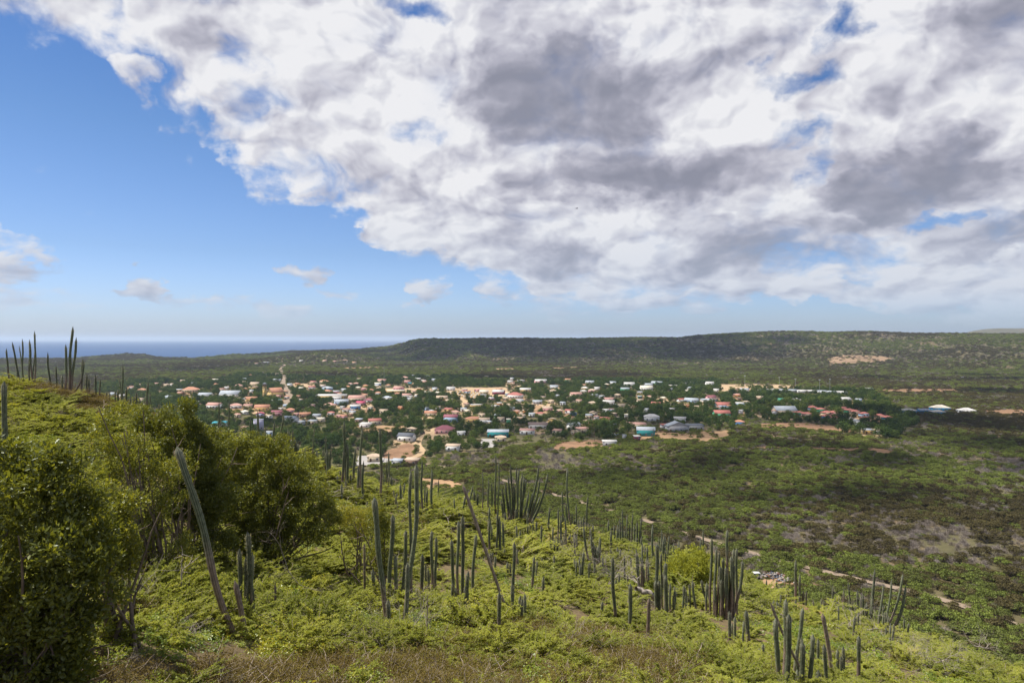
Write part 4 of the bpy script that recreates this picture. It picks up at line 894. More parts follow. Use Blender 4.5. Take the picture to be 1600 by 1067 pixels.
# thinner where twigs and dark gaps show
gap = fbm(x / 2.2, y / 2.2, 31, 3)
keep &= (gap > .22) | (y > 22) | (RNG.random(len(x)) < .3)
x, y, z, px, py, gap = x[keep], y[keep], d_[keep], px[keep], py[keep], gap[keep]
n1 = fbm(x / 3.5, y / 3.5, 41, 3); n2 = fbm(x / 2.0, y / 2.0, 51, 3)
brown = (in_poly(px, py, [(590, 1090), (640, 1010), (800, 985), (900, 960), (1010, 1010), (1100, 1050), (1140, 1100)]) & (n2 > .42) & (RNG.random(len(x)) < .85)) | ((py > 1035) & (px < 640) & (n2 > .45)) | in_poly(px, py, [(-50, 560), (120, 590), (240, 640), (230, 668), (150, 650), (60, 612), (-50, 600)]) & (n2 > .42)
brown |= (n1 < .36) & (RNG.random(len(x)) < .5)
yell = (~brown) & (((py > 960) & (n1 > .50) & (px > 250)) | (n1 > .64) | ((px < 330) & (py > 980))) & (RNG.random(len(x)) < .8)
tw = (~brown) & (~yell) & (RNG.random(len(x)) < np.where(in_poly(px, py, [(1240, 960), (1420, 960), (1560, 1040), (1600, 1090), (1250, 1090)]) | in_poly(px, py, [(560, 920), (720, 920), (740, 1060), (540, 1060)]) | in_poly(px, py, [(860, 860), (960, 860), (1090, 960), (1000, 960)]), .46, .22))
ac = ~(brown | yell | tw)
def sc(mask, protos, name, label, s0, s1, sink=.05):
    i_ = np.where(mask)[0]; n_ = len(i_)
    P_ = np.stack([x[i_], y[i_], z[i_] - sink], 1); far = np.clip(y[i_] / 24, .75, 1.25)
    s_ = RNG.uniform(s0, s1, n_) * far * np.where((RNG.random(n_) < .06) & (y[i_] > 15), 1.6, 1.0) * np.interp(y[i_], [6, 14], [.85, 1]); s3 = np.stack([s_, s_, s_ * RNG.uniform(.42, .80, n_) * np.interp(y[i_], [14, 26], [.95, .52])], 1)
    scatter(name, protos, P_, s3, RNG.uniform(0, 6.28, n_), RNG.integers(0, len(protos), n_), label, tilt=RNG.normal(size=(n_, 2)) * .12)
sc(ac, PR['acacia'], 'thorn_scrub', 'feathery yellow green thorn scrub covering the near slope', .75, 1.35)
sc(yell, PR['yellow'], 'leafy_undergrowth', 'yellow green leafy undergrowth among the thorn scrub', .8, 1.5)
sc(brown, PR['brown'], 'brown_undergrowth', 'brown drying undergrowth along the bottom of the slope', 1.1, 2.0)
sc(tw, PR['twigs'], 'dry_twigs', 'dry grey twigs sticking out of the scrub', .8, 1.6)

# ------------------------------------------------------------------ glossy dark bushes on the left
def broad_bush(label, px, Y, lumps, leafL, nleaf, seed, trunks=2, spread=None):
    """lumps: (dpx, py, radius in m, dy) of the crown in the photo"""
    X = (px - 800) / F * Y; z0 = g1(X, Y); root = empty('broadleaf_bush', (X, Y, z0))
    tag(root, label, 'bush', 'glossy dark bushes on the left')
    b = MB(); tb = MB(); tot = sum(l[2] ** 2 for l in lumps)
    for (ppx, ppy, rr, dy) in lumps:
        rr = rr * (.9 if Y < 9 else (.92 if Y < 15 else 1.08))
        c_ = np.array([(ppx - 800) / F * (Y + dy) - X, dy, EYE - (ppy - HY) / F * (Y + dy) - z0])
        n_ = int(1.5 * nleaf * rr ** 2 / tot); sub = max(8, int(rr * rr * 120))
        sc_ = c_ + rand_dir(sub, .1) * rr * RNG.uniform(.35, .98, (sub, 1)); w_ = RNG.integers(0, sub, n_)
        u_ = rand_dir(n_, .15); P_ = sc_[w_] + u_ * RNG.uniform(.09, .19, (sub, 1))[w_] * (1.0 if Y > 9 else .85) * RNG.uniform(.3, 1.1, (n_, 1)) ** .6
        P_[:, 2] = np.maximum(P_[:, 2], .05)
        leaves(b, P_, u_ * .8 + rand_dir(n_, .6), u_ + rand_dir(n_, 1.0) * .7, leafL * RNG.uniform(.6, 1.3, n_), leafL * .22 * RNG.uniform(.8, 1.2, n_), 0, .3)
        for k in range(trunks):
            s_ = wander((RNG.normal() * .15, RNG.normal() * .15, -.1), c_ + RNG.normal(size=3) * rr * .5, np.linalg.norm(c_) * RNG.uniform(.8, 1.1), 7, .10)
            tb.tube(s_, np.linspace(.032, .008, 8), 5)
            for q in range(3): tb.tube(wander(s_[int(RNG.integers(3, 7))], rand_dir(1, .5)[0], rr * 1.1, 4, .25), np.linspace(.014, .004, 5), 3)
    tag(link('foliage', b.mesh('foliage', M['darkleaf']), root), kind='stuff'); link('branches', tb.mesh('branches', M['bark'], smooth=True), root)
    return root
broad_bush('large glossy broadleaf bush cut off by the left edge', 20, 7.6, [(-60, 860, 1.25, .4), (40, 760, .62, 0), (-20, 745, .55, .2), (85, 750, .42, .1), (100, 850, .60, 0), (40, 900, .7, -.2), (120, 820, .40, .2), (150, 880, .36, .1), (60, 970, .6, -.1), (150, 945, .30, .2), (130, 985, .34, .1), (40, 1040, .5, -.1), (110, 1040, .36, 0), (-30, 1000, .7, 0), (90, 1000, .32, .1)], .068, 36000, 1)
broad_bush('dark low broadleaf bush between the large left bush and the open twiggy one', 185, 9.5, [(170, 835, .40, 0), (185, 790, .32, .2), (160, 880, .38, 0), (200, 870, .28, .2), (150, 800, .3, .3)], .055, 9000, 2)
broad_bush('open twiggy bush with bare grey branches behind the large left bush', 240, 14.5, [(165, 660, .34, 0), (155, 690, .40, .3), (185, 700, .45, .2), (215, 720, .5, 0), (170, 750, .42, .2), (240, 750, .5, .2), (265, 780, .4, 0), (200, 790, .42, .2), (280, 730, .4, .3), (240, 820, .45, 0), (290, 860, .40, 0), (225, 870, .4, -.1), (190, 905, .34, -.4), (260, 895, .34, -.3), (300, 905, .28, -.4), (200, 640, .2, .1)], .055, 16000, 3, 3)
broad_bush('tall pointed dark bush with the highest leafy tip', 292, 16.5, [(292, 640, .22, 0), (288, 668, .38, .1), (300, 700, .6, 0), (255, 668, .42, .2), (225, 655, .32, .3), (270, 715, .5, .3), (310, 740, .6, 0), (325, 700, .4, .3), (330, 775, .55, 0), (300, 800, .5, .2), (320, 830, .4, 0), (285, 770, .4, 0), (340, 850, .35, -.2)], .058, 36000, 4)
broad_bush('wide rounded dark bush left of the brow cacti', 420, 18.5, [(355, 720, .62, .2), (385, 705, .55, .4), (415, 715, .6, .3), (445, 735, .6, .2), (475, 755, .5, 0), (500, 780, .45, 0), (370, 770, .7, 0), (420, 780, .7, 0), (460, 800, .55, 0), (400, 815, .5, -.2), (520, 800, .34, .1), (400, 850, .4, -.3), (360, 860, .4, -.3), (480, 830, .35, -.2), (430, 862, .4, -.5), (395, 872, .36, -.6), (355, 880, .34, -.5), (500, 835, .3, -.4), (345, 800, .5, .1), (370, 830, .5, 0), (320, 850, .4, 0), (440, 830, .45, 0), (330, 740, .6, 0), (440, 700, .35, .6), (470, 728, .38, .5), (350, 690, .3, .5)], .058, 52000, 5)
broad_bush('small bright leaved bush beside the big cactus thicket on the right', 1085, 30.0, [(1065, 890, .8, 0), (1090, 880, .7, .2), (1080, 905, .8, -.3), (1055, 905, .6, 0), (1100, 900, .6, 0)], .09, 9000, 6)
for o_ in list(C.objects):
    if o_.get('label', '').startswith('small bright leaved'):
        o_['group'] = 'single leafy bushes'
        for ch in o_.children:
            if ch.data.name.startswith('foliage'): ch.data.materials[0] = M['acacia']
broad_bush('low dark bush at the left foot of the great cactus clump', 595, 18, [(590, 800, .35, 0), (600, 830, .32, 0), (585, 860, .35, 0), (598, 880, .28, .1)], .05, 5000, 7, 2)
broad_bush('round patch of dark leaves in the bright scrub above the leaning cactus', 560, 20, [(560, 815, .5, 0), (535, 805, .4, 0), (580, 805, .4, .2)], .05, 5000, 8, 2)

# ------------------------------------------------------------------ dead wood
def dead_wood(name, label, pts, Y, r, twigs=0, mt='bleached', lift=.25, cat='branch', TL=.5, depth=2):
    P3 = []
    for (a, b_) in pts: P3.append(((a - 800) / F * Y, Y + random.uniform(-.1, .1), EYE - (b_ - HY) / F * Y))
    c0 = P3[0]; b = MB(); P3 = [np.array(p) - np.array(c0) for p in P3]
    fine = []
    for a, b_ in zip(P3[:-1], P3[1:]):
        for q in range(4): fine.append(a + (b_ - a) * q / 4 + RNG.normal(size=3) * r * .4)
    fine.append(P3[-1]); b.tube(fine, np.linspace(r, r * .5, len(fine)), 7)
    for k in range(twigs):
        i_ = int(RNG.integers(0, len(fine))); twig_tree(b, fine[i_], rand_dir(1, .7)[0], TL, r * .35, depth)
    tag(link(name, b.mesh(name, M[mt], smooth=True), None, c0), label, cat)
dead_wood('fallen_limb', 'thick pale fallen limb arching in the scrub under the open twiggy bush', [(181, 948), (182, 932), (195, 922), (215, 918), (236, 914), (255, 912), (285, 914)], 13.2, .055, 4)
dead_wood('fallen_log', 'curved grey fallen cactus log below the white tipped pillars', [(998, 922), (1008, 925), (1020, 932), (1034, 944), (1050, 952), (1066, 962), (1080, 970), (1092, 972)], 25, .10, 3, 'bleached', cat='log')
dead_wood('dead_shrub', 'bleached dead shrub with tangled branches at the bottom right', [(1440, 1062), (1452, 1045), (1466, 1036), (1480, 1030)], 24, .022, 14, TL=.75, depth=3, cat='dead shrub')
dead_wood('dead_shrub', 'bleached dead shrub right below the spreading cactus', [(1420, 1060), (1418, 1040), (1426, 1026), (1440, 1020)], 25, .02, 14, TL=.7, depth=3, cat='dead shrub')
dead_wood('dead_shrub', 'bare grey branches crossing the foot of the great cactus clump', [(612, 1000), (640, 985), (665, 1000), (690, 1012)], 14.2, .018, 12, 'greytwig', TL=.7, depth=3, cat='dead shrub')
dead_wood('dead_shrub', 'fan of thin dry stems beside the fallen limb', [(180, 1000), (195, 965), (210, 940)], 11.5, .014, 14, 'greytwig', TL=.55, depth=2, cat='dead shrub')
dead_wood('dead_shrub', 'dry branches left of the candelabrum cactus', [(880, 880), (895, 868), (915, 866)], 29, .025, 12, 'greytwig', TL=.9, depth=3, cat='dead shrub')
dead_wood('dead_shrub', 'dry tangle right of the candelabrum cactus', [(950, 915), (965, 900), (985, 905)], 27, .025, 14, 'greytwig', TL=.9, depth=3, cat='dead shrub')
dead_wood('dead_shrub', 'pale twigs around the base of the spreading cactus', [(1325, 975), (1345, 985), (1372, 982)], 30, .03, 14, 'bleached', TL=.9, depth=3, cat='dead shrub')
dead_wood('dead_shrub', 'upright withered stems in front of the great cactus clump', [(665, 1030), (667, 980), (668, 930)], 14.0, .018, 5, 'twig', TL=.35, depth=1, cat='dead shrub')
dead_wood('dead_shrub', 'thin leafless branch reaching over the bright scrub at the left', [(438, 850), (442, 868), (452, 893), (470, 912), (500, 925)], 15, .010, 6, 'greytwig', TL=.4, depth=2, cat='dead shrub')
dead_wood('dead_shrub', 'white twigs on the far right brow of the slope', [(1525, 1010), (1540, 1013), (1552, 1006)], 27, .02, 10, 'bleached', TL=.6, depth=2, cat='dead shrub')

# ------------------------------------------------------------------ thorn bushes of the valley
def valley_points(y0, y1, area, umax=.86):
    n_ = int((y1 ** 2 - y0 ** 2) * umax / area); y = np.sqrt(RNG.uniform(y0 ** 2, y1 ** 2, n_)); x = RNG.uniform(-umax, umax, n_) * y; return x, y
XS, YS, SS = [], [], []
for (a, b_, ar, s0, s1) in [(48, 330, 4.6, .55, 1.25), (330, 700, 10.0, .7, 1.35), (700, 1200, 20, .8, 1.7), (1200, 1900, 42, 1.1, 2.2), (1900, 2800, 70, 1.5, 3.0)]:
    x, y = valley_points(a, b_, ar); XS.append(x); YS.append(y); SS.append(RNG.uniform(s0, s1, len(x)))
x = np.concatenate(XS); y = np.concatenate(YS); s_ = np.concatenate(SS); z = gz(x, y); px, py = project(x, y, z)
hillz = py < np.interp(px, [q[0] for q in SIL], [q[1] for q in SIL]) - 0
ok = free(x, y, .12) & (hillz | (y > 75)) & (z > -1.5)
inv = in_poly(x, y, VW)
ok &= ~inv | (RNG.random(len(x)) < .35)
# nothing of the back slope, behind the brow, can be seen
ok &= ~((py > np.interp(px, [q[0] for q in SIL], [q[1] for q in SIL]) + 25))
x, y, z, s_, px, py, inv = x[ok], y[ok], z[ok], s_[ok], px[ok], py[ok], inv[ok]
s_ = np.where(inv, s_ * .8, s_)
na1 = fbm(x / 60, y / 60, 61, 4); na2 = fbm(x / 22, y / 22, 71, 3); na3 = fbm(x / 180, y / 180, 81, 3)
grey = na2 * .55 + na1 * .45 + RNG.normal(size=len(x)) * .10
band = in_poly(px, py, [(1130, 800), (1300, 840), (1420, 850), (1600, 850), (1640, 900), (1500, 890), (1350, 880), (1250, 850), (1150, 870), (1160, 895), (1210, 905), (1240, 880)])
bare = (grey > np.where(band, .44, np.where(py > 690, .57, .64)))
olive = (~bare) & (na3 + RNG.normal(size=len(x)) * .12 > np.where(py > 870, .64, np.where((px > 1000) & (py > 680), .42, .50)))
pick = np.where(bare, RNG.integers(5, 7, len(x)), np.where(olive, RNG.integers(3, 5, len(x)), RNG.integers(0, 3, len(x))))
sq = s_ / y; order = np.argsort(-sq * (1 + (py > 1067) * -1) * (np.abs(px - 800) < 800)); big = order[:300]
isbig = np.zeros(len(x), bool); isbig[big] = True
LM2 = [(1177, 905, 'the white wreck'), (1310, 905, 'the open stretch of dirt road'), (1370, 935, 'the spreading cactus'), (1570, 975, 'the right end of the dirt road'), (745, 740, 'the orange clearing'), (820, 755, 'the tips of the fan shaped cactus'), (890, 770, 'the first bend of the dirt road'), (1000, 800, 'the big brow group of cacti'),
       (1138, 830, 'the biggest cactus thicket'), (1245, 870, 'the tall far pillar cactus'), (1450, 860, 'the pale leafless thicket'), (660, 700, 'the curving dirt track'), (1540, 880, 'the right edge of the grey thicket'), (600, 740, 'the tall brow cacti'), (1440, 1000, 'the bleached dead shrubs')]
def region(a, b_):
    nm = min(LM2, key=lambda q: (a - q[0]) ** 2 + ((b_ - q[1]) * 1.8) ** 2); dx_, dy_ = a - nm[0], (b_ - nm[1]) * 1.8
    return ('right of ' if dx_ > 0 else 'left of ') + nm[2] if abs(dx_) > abs(dy_) else ('just below ' if dy_ > 0 else 'beyond ') + nm[2]
    side = 'on the left below the brow' if a < 640 else ('in the middle beyond the cactus slope' if a < 1000 else ('right of centre by the dirt road' if a < 1300 else 'at the right beyond the cactus slope'))
    return side
ALLB = PR['bush'] + PR['bare']
for i_ in big:
    k = int(pick[i_]); nm = 'bare_bush' if k >= 5 else 'thorn_bush'
    o_ = link(nm, ALLB[k], None, (x[i_], y[i_], z[i_] - .1), (0, 0, RNG.uniform(0, 6.28)), (s_[i_],) * 3)
    tag(o_, ('wide ' if s_[i_] > 1.12 else ('small ' if s_[i_] < .95 else '')) + ('leafless grey bush ' if k >= 5 else ('dark olive thorn bush ' if k >= 3 else 'green spreading thorn bush ')) + region(px[i_], py[i_]), 'bush', 'bushes on the near valley floor')
r_ = ~isbig; n_ = int(r_.sum())
s3 = np.stack([s_[r_], s_[r_], s_[r_] * RNG.uniform(.7, 1.15, n_)], 1)
scatter('valley_scrub', PR['bushP'] + PR['bareP'], np.stack([x[r_], y[r_], z[r_] - .1], 1), s3, RNG.uniform(0, 6.28, n_), pick[r_], 'dense thorn scrub of green, olive and grey bushes filling the valley and the ridge')
NB = n_

# ------------------------------------------------------------------ village houses
WC = dict(w=((.72, .71, .68), 'white'), y=((.62, .43, .17), 'yellow'), p=((.60, .33, .33), 'pink'), b=((.10, .22, .42), 'blue'), g=((.10, .36, .20), 'green'), c=((.62, .52, .37), 'cream'),
          o=((.60, .28, .12), 'orange'), l=((.38, .50, .64), 'pale blue'), t=((.04, .24, .25), 'teal'), s=((.40, .40, .40), 'grey'), m=((.22, .04, .07), 'maroon'), v=((.48, .46, .58), 'lavender'), n=((.28, .18, .13), 'brown'), B=((.05, .30, .52), 'bright blue'))
RC = dict(o=((.42, .20, .12), 'orange'), r=((.36, .13, .105), 'red'), p=((.46, .26, .21), 'salmon'), w=((.52, .50, .47), 'white'), s=((.36, .39, .42), 'silver'), d=((.12, .13, .15), 'slate grey'), t=((.46, .35, .25), 'tan'), b=((.05, .33, .42), 'turquoise'),
          k=((.50, .08, .15), 'bright pink'), m=((.26, .09, .11), 'maroon'), c=((.66, .60, .48), 'cream'), n=((.20, .14, .12), 'brown'), g=((.08, .30, .20), 'green'))
def wallmat(k):
    if 'w_' + k not in M: M['w_' + k] = simple(WC[k][1] + ' plaster', WC[k][0], .9, .10, .25, .1)
    return M['w_' + k]
def roofmat(k):
    if 'r_' + k in M: return M['r_' + k]
    m, t, o = mat(RC[k][1] + ' roofing'); b = t.n('ShaderNodeBsdfPrincipled'); t.L.new(b.outputs[0], o.inputs[0]); co = t.n('ShaderNodeTexCoord').outputs['Object']
    c = RC[k][0]; n_ = t.noise(co, .5, 5, .65); wv_ = t.n('ShaderNodeTexWave'); t.L.new(co, wv_.inputs[0]); wv_.inputs['Scale'].default_value = 1.6
    f = t.m('ADD', t.m('MULTIPLY', n_, .8), t.m('MULTIPLY', wv_.outputs[1], .15))
    t.L.new(t.mix(t.ss(f, .3, .75), (*[q * .78 for q in c], 1), (*[min(.8, q * 1.12) for q in c], 1)), b.inputs['Base Color']); b.inputs['Roughness'].default_value = .75; b.inputs['Specular IOR Level'].default_value = .2
    M['r_' + k] = m; return m
M['glass'] = simple('dark window glass', (.03, .035, .045), .25, .2, 1, .5)
M['frame'] = simple('white window frame', (.6, .6, .58), .7, .1, 1)
M['wood'] = simple('brown painted door', (.16, .09, .05), .7, .2, 2)
def bx(name, size, mt):
    b = MB(); b.box((0, 0, size[2] / 2), size); return b.mesh(name, mt)
WIN = bx('window', (1.1, .06, 1.1), M['frame']); PANE = bx('pane', (.86, .05, .86), M['glass']); DOOR = bx('door', (1.0, .07, 2.05), M['wood']); GAR = bx('door', (2.4, .07, 2.2), M['glass'])
def roof_mesh(kind, w_, d_, h, ov=.45, th=.16, mt=None):
    b = MB(); W_, D_ = w_ / 2 + ov, d_ / 2 + ov
    if kind == 'h':
        r_ = max(.1, W_ - D_) if W_ > D_ else .1; ry = 0 if W_ >= D_ else D_ - W_
        V = [(-W_, -D_, 0), (W_, -D_, 0), (W_, D_, 0), (-W_, D_, 0), (-r_, -ry, h), (r_, ry, h), (-W_, -D_, -th), (W_, -D_, -th), (W_, D_, -th), (-W_, D_, -th)]
        b.add(V, [(0, 1, 5, 4), (2, 3, 4, 5)]); b.n -= 0
        b.add(V, [(1, 2, 5), (3, 0, 4)]); b.add(V, [(0, 6, 7, 1), (1, 7, 8, 2), (2, 8, 9, 3), (3, 9, 6, 0), (9, 8, 7, 6)])
    elif kind in 'ge':
        V = [(-W_, -D_, 0), (W_, -D_, 0), (W_, D_, 0), (-W_, D_, 0), (-W_, 0, h), (W_, 0, h)] if kind == 'g' else [(W_, -D_, 0), (W_, D_, 0), (-W_, D_, 0), (-W_, -D_, 0), (0, -D_, h), (0, D_, h)]
        V2 = [(x_, y_, z_ - th) for x_, y_, z_ in V]
        b.add(V + V2, [(0, 1, 5, 4), (2, 3, 4, 5), (7, 6, 10, 11), (9, 8, 11, 10), (0, 6, 7, 1), (2, 8, 9, 3), (0, 4, 10, 6), (4, 3, 9, 10), (1, 7, 11, 5), (5, 11, 8, 2)])
    elif kind == 'm':
        V = [(-W_, -D_, 0), (W_, -D_, 0), (W_, D_, h * .6), (-W_, D_, h * .6)]; V += [(x_, y_, z_ - th) for x_, y_, z_ in V]
        b.add(V, [(0, 1, 2, 3), (7, 6, 5, 4), (0, 4, 5, 1), (1, 5, 6, 2), (2, 6, 7, 3), (3, 7, 4, 0)])
    else: b.box((0, 0, th / 2 - .1), (w_ + .4, d_ + .4, th + .1))
    return b.mesh('roof', mt)
def wall_mesh(kind, w_, d_, h, rh, mt):
    b = MB(); b.box((0, 0, h / 2 - .4), (w_, d_, h + .8))
    if kind == 'g': b.add([(-w_ / 2, -d_ / 2, h), (-w_ / 2, d_ / 2, h), (-w_ / 2, 0, h + rh * .88), (w_ / 2, -d_ / 2, h), (w_ / 2, d_ / 2, h), (w_ / 2, 0, h + rh * .88)], [(0, 2, 1), (3, 4, 5)])
    if kind == 'e': b.add([(-w_ / 2, -d_ / 2, h), (w_ / 2, -d_ / 2, h), (0, -d_ / 2, h + rh * .88), (-w_ / 2, d_ / 2, h), (w_ / 2, d_ / 2, h), (0, d_ / 2, h + rh * .88)], [(0, 1, 2), (3, 5, 4)])
    return b.mesh('wall', mt)
KW = dict(h='hipped', g='gabled', e='gable fronted', m='lean-to', f='flat')
HOUSES = []     # (x, y, half width, half depth)
HL = []
def house(px, py, wpx, wall, roof, kind, yaw=None, h=None, label=None, dr=.7, rh=None, place=None, name='house'):
    x, y, z = on_ground(px, py); w_ = wpx * 1.03 * y / F; yaw = random.uniform(-.5, .5) if yaw is None else yaw
    w_ = w_ / (abs(math.cos(yaw)) + dr * abs(math.sin(yaw))) * .97; d_ = w_ * dr
    if w_ > 22: d_ = min(d_, 12)
    h = h or random.uniform(2.7, 3.1); rh = rh or (min(w_, d_) * .5 * random.uniform(.42, .58) if kind in 'hge' else .9)
    y += d_ * .5; z = g1(x, y); root = empty(name, (x, y, z + .1), yaw)
    link('wall', wall_mesh(kind, w_, d_, h, rh, wallmat(wall)), root)
    link('roof', roof_mesh(kind, w_, d_, rh, mt=roofmat(roof)), root, (0, 0, h + .03))
    if wpx >= 9:
        k_ = max(2, min(6, int(w_ / 3.0))); di = random.randrange(k_)
        for i in range(k_):
            xx = -w_ / 2 + w_ * (i + .5) / k_
            if i == di: link('door', DOOR, root, (xx, -d_ / 2 - .02, 0))
            else:
                wn = link('window', WIN, root, (xx, -d_ / 2 - .02, 1.0))
                if wpx >= 18: link('pane', PANE, wn, (0, -.03, .12))
                else: wn.data = WIN; link('pane', PANE, wn, (0, -.03, .12))
        s_ = -1 if yaw > 0 else 1
        for q in (-.2, .25):
            wn = link('window', WIN, root, (-s_ * (w_ / 2 + .02), d_ * q, 1.0), (0, 0, math.pi / 2)); link('pane', PANE, wn, (0, s_ * .03, .12))
    HOUSES.append((x, y, w_ / 2, d_ / 2)); HL.append((root, px, py, wpx, wall, roof, kind, label, place)); return root
H_ = '''261 625 15 l s h|259 605 8 c t g|294 613 26 c o h|335 604 10 c o h|371 606 13 c p h|389 590 11 w o h|412 587 9 w w f|382 600 8 c t g|397 603 14 c t g|318 622 20 w s g|356 621 31 w s g|372 627 15 w s f|391 628 18 y o g
382 611 6 o o h|392 614 6 w s m|430 597 14 w s g|428 588 12 c t g|308 632 13 w w f|309 637 8 p p g|332 639 23 w p g|366 639 20 w p h|386 639 13 c p g|407 643 24 y o g|405 652 13 v k e|381 648 12 w c h|370 653 9 c p h|341 667 26 w b m
381 674 10 y p h|431 650 17 p m g|446 637 9 l w f|452 646 14 p o h|452 661 24 w s g|475 653 18 n o g|487 664 14 c s m|500 661 12 c c g|494 655 11 s s g|470 665 11 s s m|516 650 11 w r h|514 638 18 c p h|531 633 24 l s g
485 627 9 w n f|476 615 10 s d h|490 617 9 s d h|510 610 17 l s h|510 615 14 c o h|525 626 15 w w g|506 628 14 w s f|556 627 26 c p g|537 613 10 w s g|569 621 9 c o h|575 630 16 w m h|563 634 14 p k g|554 640 16 b w g|540 645 14 w p g
560 661 11 n s m|584 664 22 c r g|570 669 19 w w m|445 615 8 c o h|447 624 9 w o h|434 623 7 p p g|429 629 18 w g f|464 603 9 y o g|489 600 11 c r g|505 599 14 c o h|486 609 12 w r g|546 603 8 w p h|542 608 9 y o h|559 609 8 c c h
570 606 8 y o h|567 611 8 p p h|579 613 8 c o h|596 598 14 c p g|631 593 12 c p h|646 590 8 w s g|666 591 11 s s h|652 595 10 w w g|661 597 8 w w f|663 600 9 p p g|676 597 13 w s g|636 599 9 p p g|640 602 6 l b g|606 605 8 c o h
622 610 17 p p g|617 615 32 y c f|620 619 8 p o h|635 622 14 w p g|604 626 15 w s h|679 611 8 w s g|704 611 14 w w g|726 612 9 p w f|746 613 10 p p h|756 616 14 c c g|755 621 10 w s f|690 627 17 y t g|704 628 11 y c f|655 633 13 c t g|701 631 12 c t g
599 647 12 c t g|666 643 11 l d g|672 651 19 c o g|701 645 15 y r g|711 649 12 c p h|744 638 21 y w f|774 639 12 w w f|814 597 12 w w f|845 599 20 p w g|922 600 13 w s g|892 599 8 c t g|779 617 20 m w g|821 613 17 y w g
866 608 13 w s g|864 615 12 c t g|900 621 20 c p g|914 610 12 y w h|912 615 10 c w h|925 614 12 p t h|933 610 8 w w g|812 630 13 w s m|870 622 8 w s h|861 631 10 c t h|840 632 15 s s m|831 637 9 c t g|856 643 16 p t g|926 635 14 c t h|890 647 14 w r g
896 651 11 b w e|845 652 14 c r h|863 662 13 y t e|928 650 12 c t e|753 653 9 c t g|757 662 17 w t g|783 660 11 c t g|897 671 22 w s g|911 677 24 c p m|871 679 15 c p m|824 680 24 w p m|897 681 9 c t f|782 692 17 c t h|643 677 17 c t h|720 684 13 w w g
583 723 22 c t h|620 729 17 s s m|643 728 24 n t m|420 683 9 l s g|451 695 7 w p f|984 604 17 w w g|1014 605 13 s s g|1028 602 20 g s g|1053 606 17 c w f|1053 611 14 v s f|1071 602 9 w w g|1011 610 19 w c g|977 612 14 g s g|1079 610 10 w s g
1110 602 12 w w g|954 627 18 p p f|941 624 10 s s m|1037 626 8 c c h|952 633 19 w w g|974 637 20 c t f|1026 636 16 c r g|1075 638 6 o o h|1065 629 13 w r g|1083 630 25 l s g|1112 625 17 p m g|1108 629 22 w s m|946 646 10 w w g|980 654 8 w c h
949 662 20 c r g|958 667 12 s g g|1064 660 20 w w m|998 670 25 c p m|1040 671 14 w r m|976 687 7 s s f|1132 638 23 l r g|1158 635 15 l w m|1158 647 8 w w g|1188 626 18 n t g|1165 613 14 w s g|1152 613 10 p n g|1222 629 10 g g g
1246 629 14 w w h|1323 629 18 v w g|1343 629 9 l s g|1360 611 12 w w g|1211 647 8 w p g|1157 666 15 b o h|613 562 5 w w g|413 568 13 w w f|400 570 6 w p g|507 566 7 c p g|522 567 6 p p h|538 566 8 w p h|553 568 7 c o g|470 566 6 w w g
204 609 8 w p g|220 613 13 c o h|237 605 9 w s g|175 619 10 l s g|190 622 9 w w g|1505 592 4 w w f|1190 572 4 w w g|760 591 6 c t g|800 594 6 w s g|870 597 7 w s g|958 601 12 w s g|1000 617 9 c s g|930 621 9 w s g|965 621 10 c t h|1016 624 8 c p h
284 598 7 c t g|302 602 8 w s g|345 612 9 c p g|353 609 7 w w g|452 604 8 w s g|470 610 8 c c g|523 603 8 w o h|530 619 7 c p g|588 606 7 c w g|590 618 10 w o h|578 641 9 w t g|550 649 9 w s g|530 655 9 p p g|462 652 9 p p g|420 655 9 w t g
648 615 9 c p g|668 617 10 y c g|640 628 9 w s g|684 641 8 w t g|730 647 9 c c g|768 627 9 p w g|790 626 9 c t h|800 643 8 s s g|816 655 9 c t g|880 634 9 w s g|905 630 9 c p g|1000 630 9 c t g|960 652 9 n t g|1010 645 8 w s g|1090 640 9 c t g|1120 613 9 w w g'''
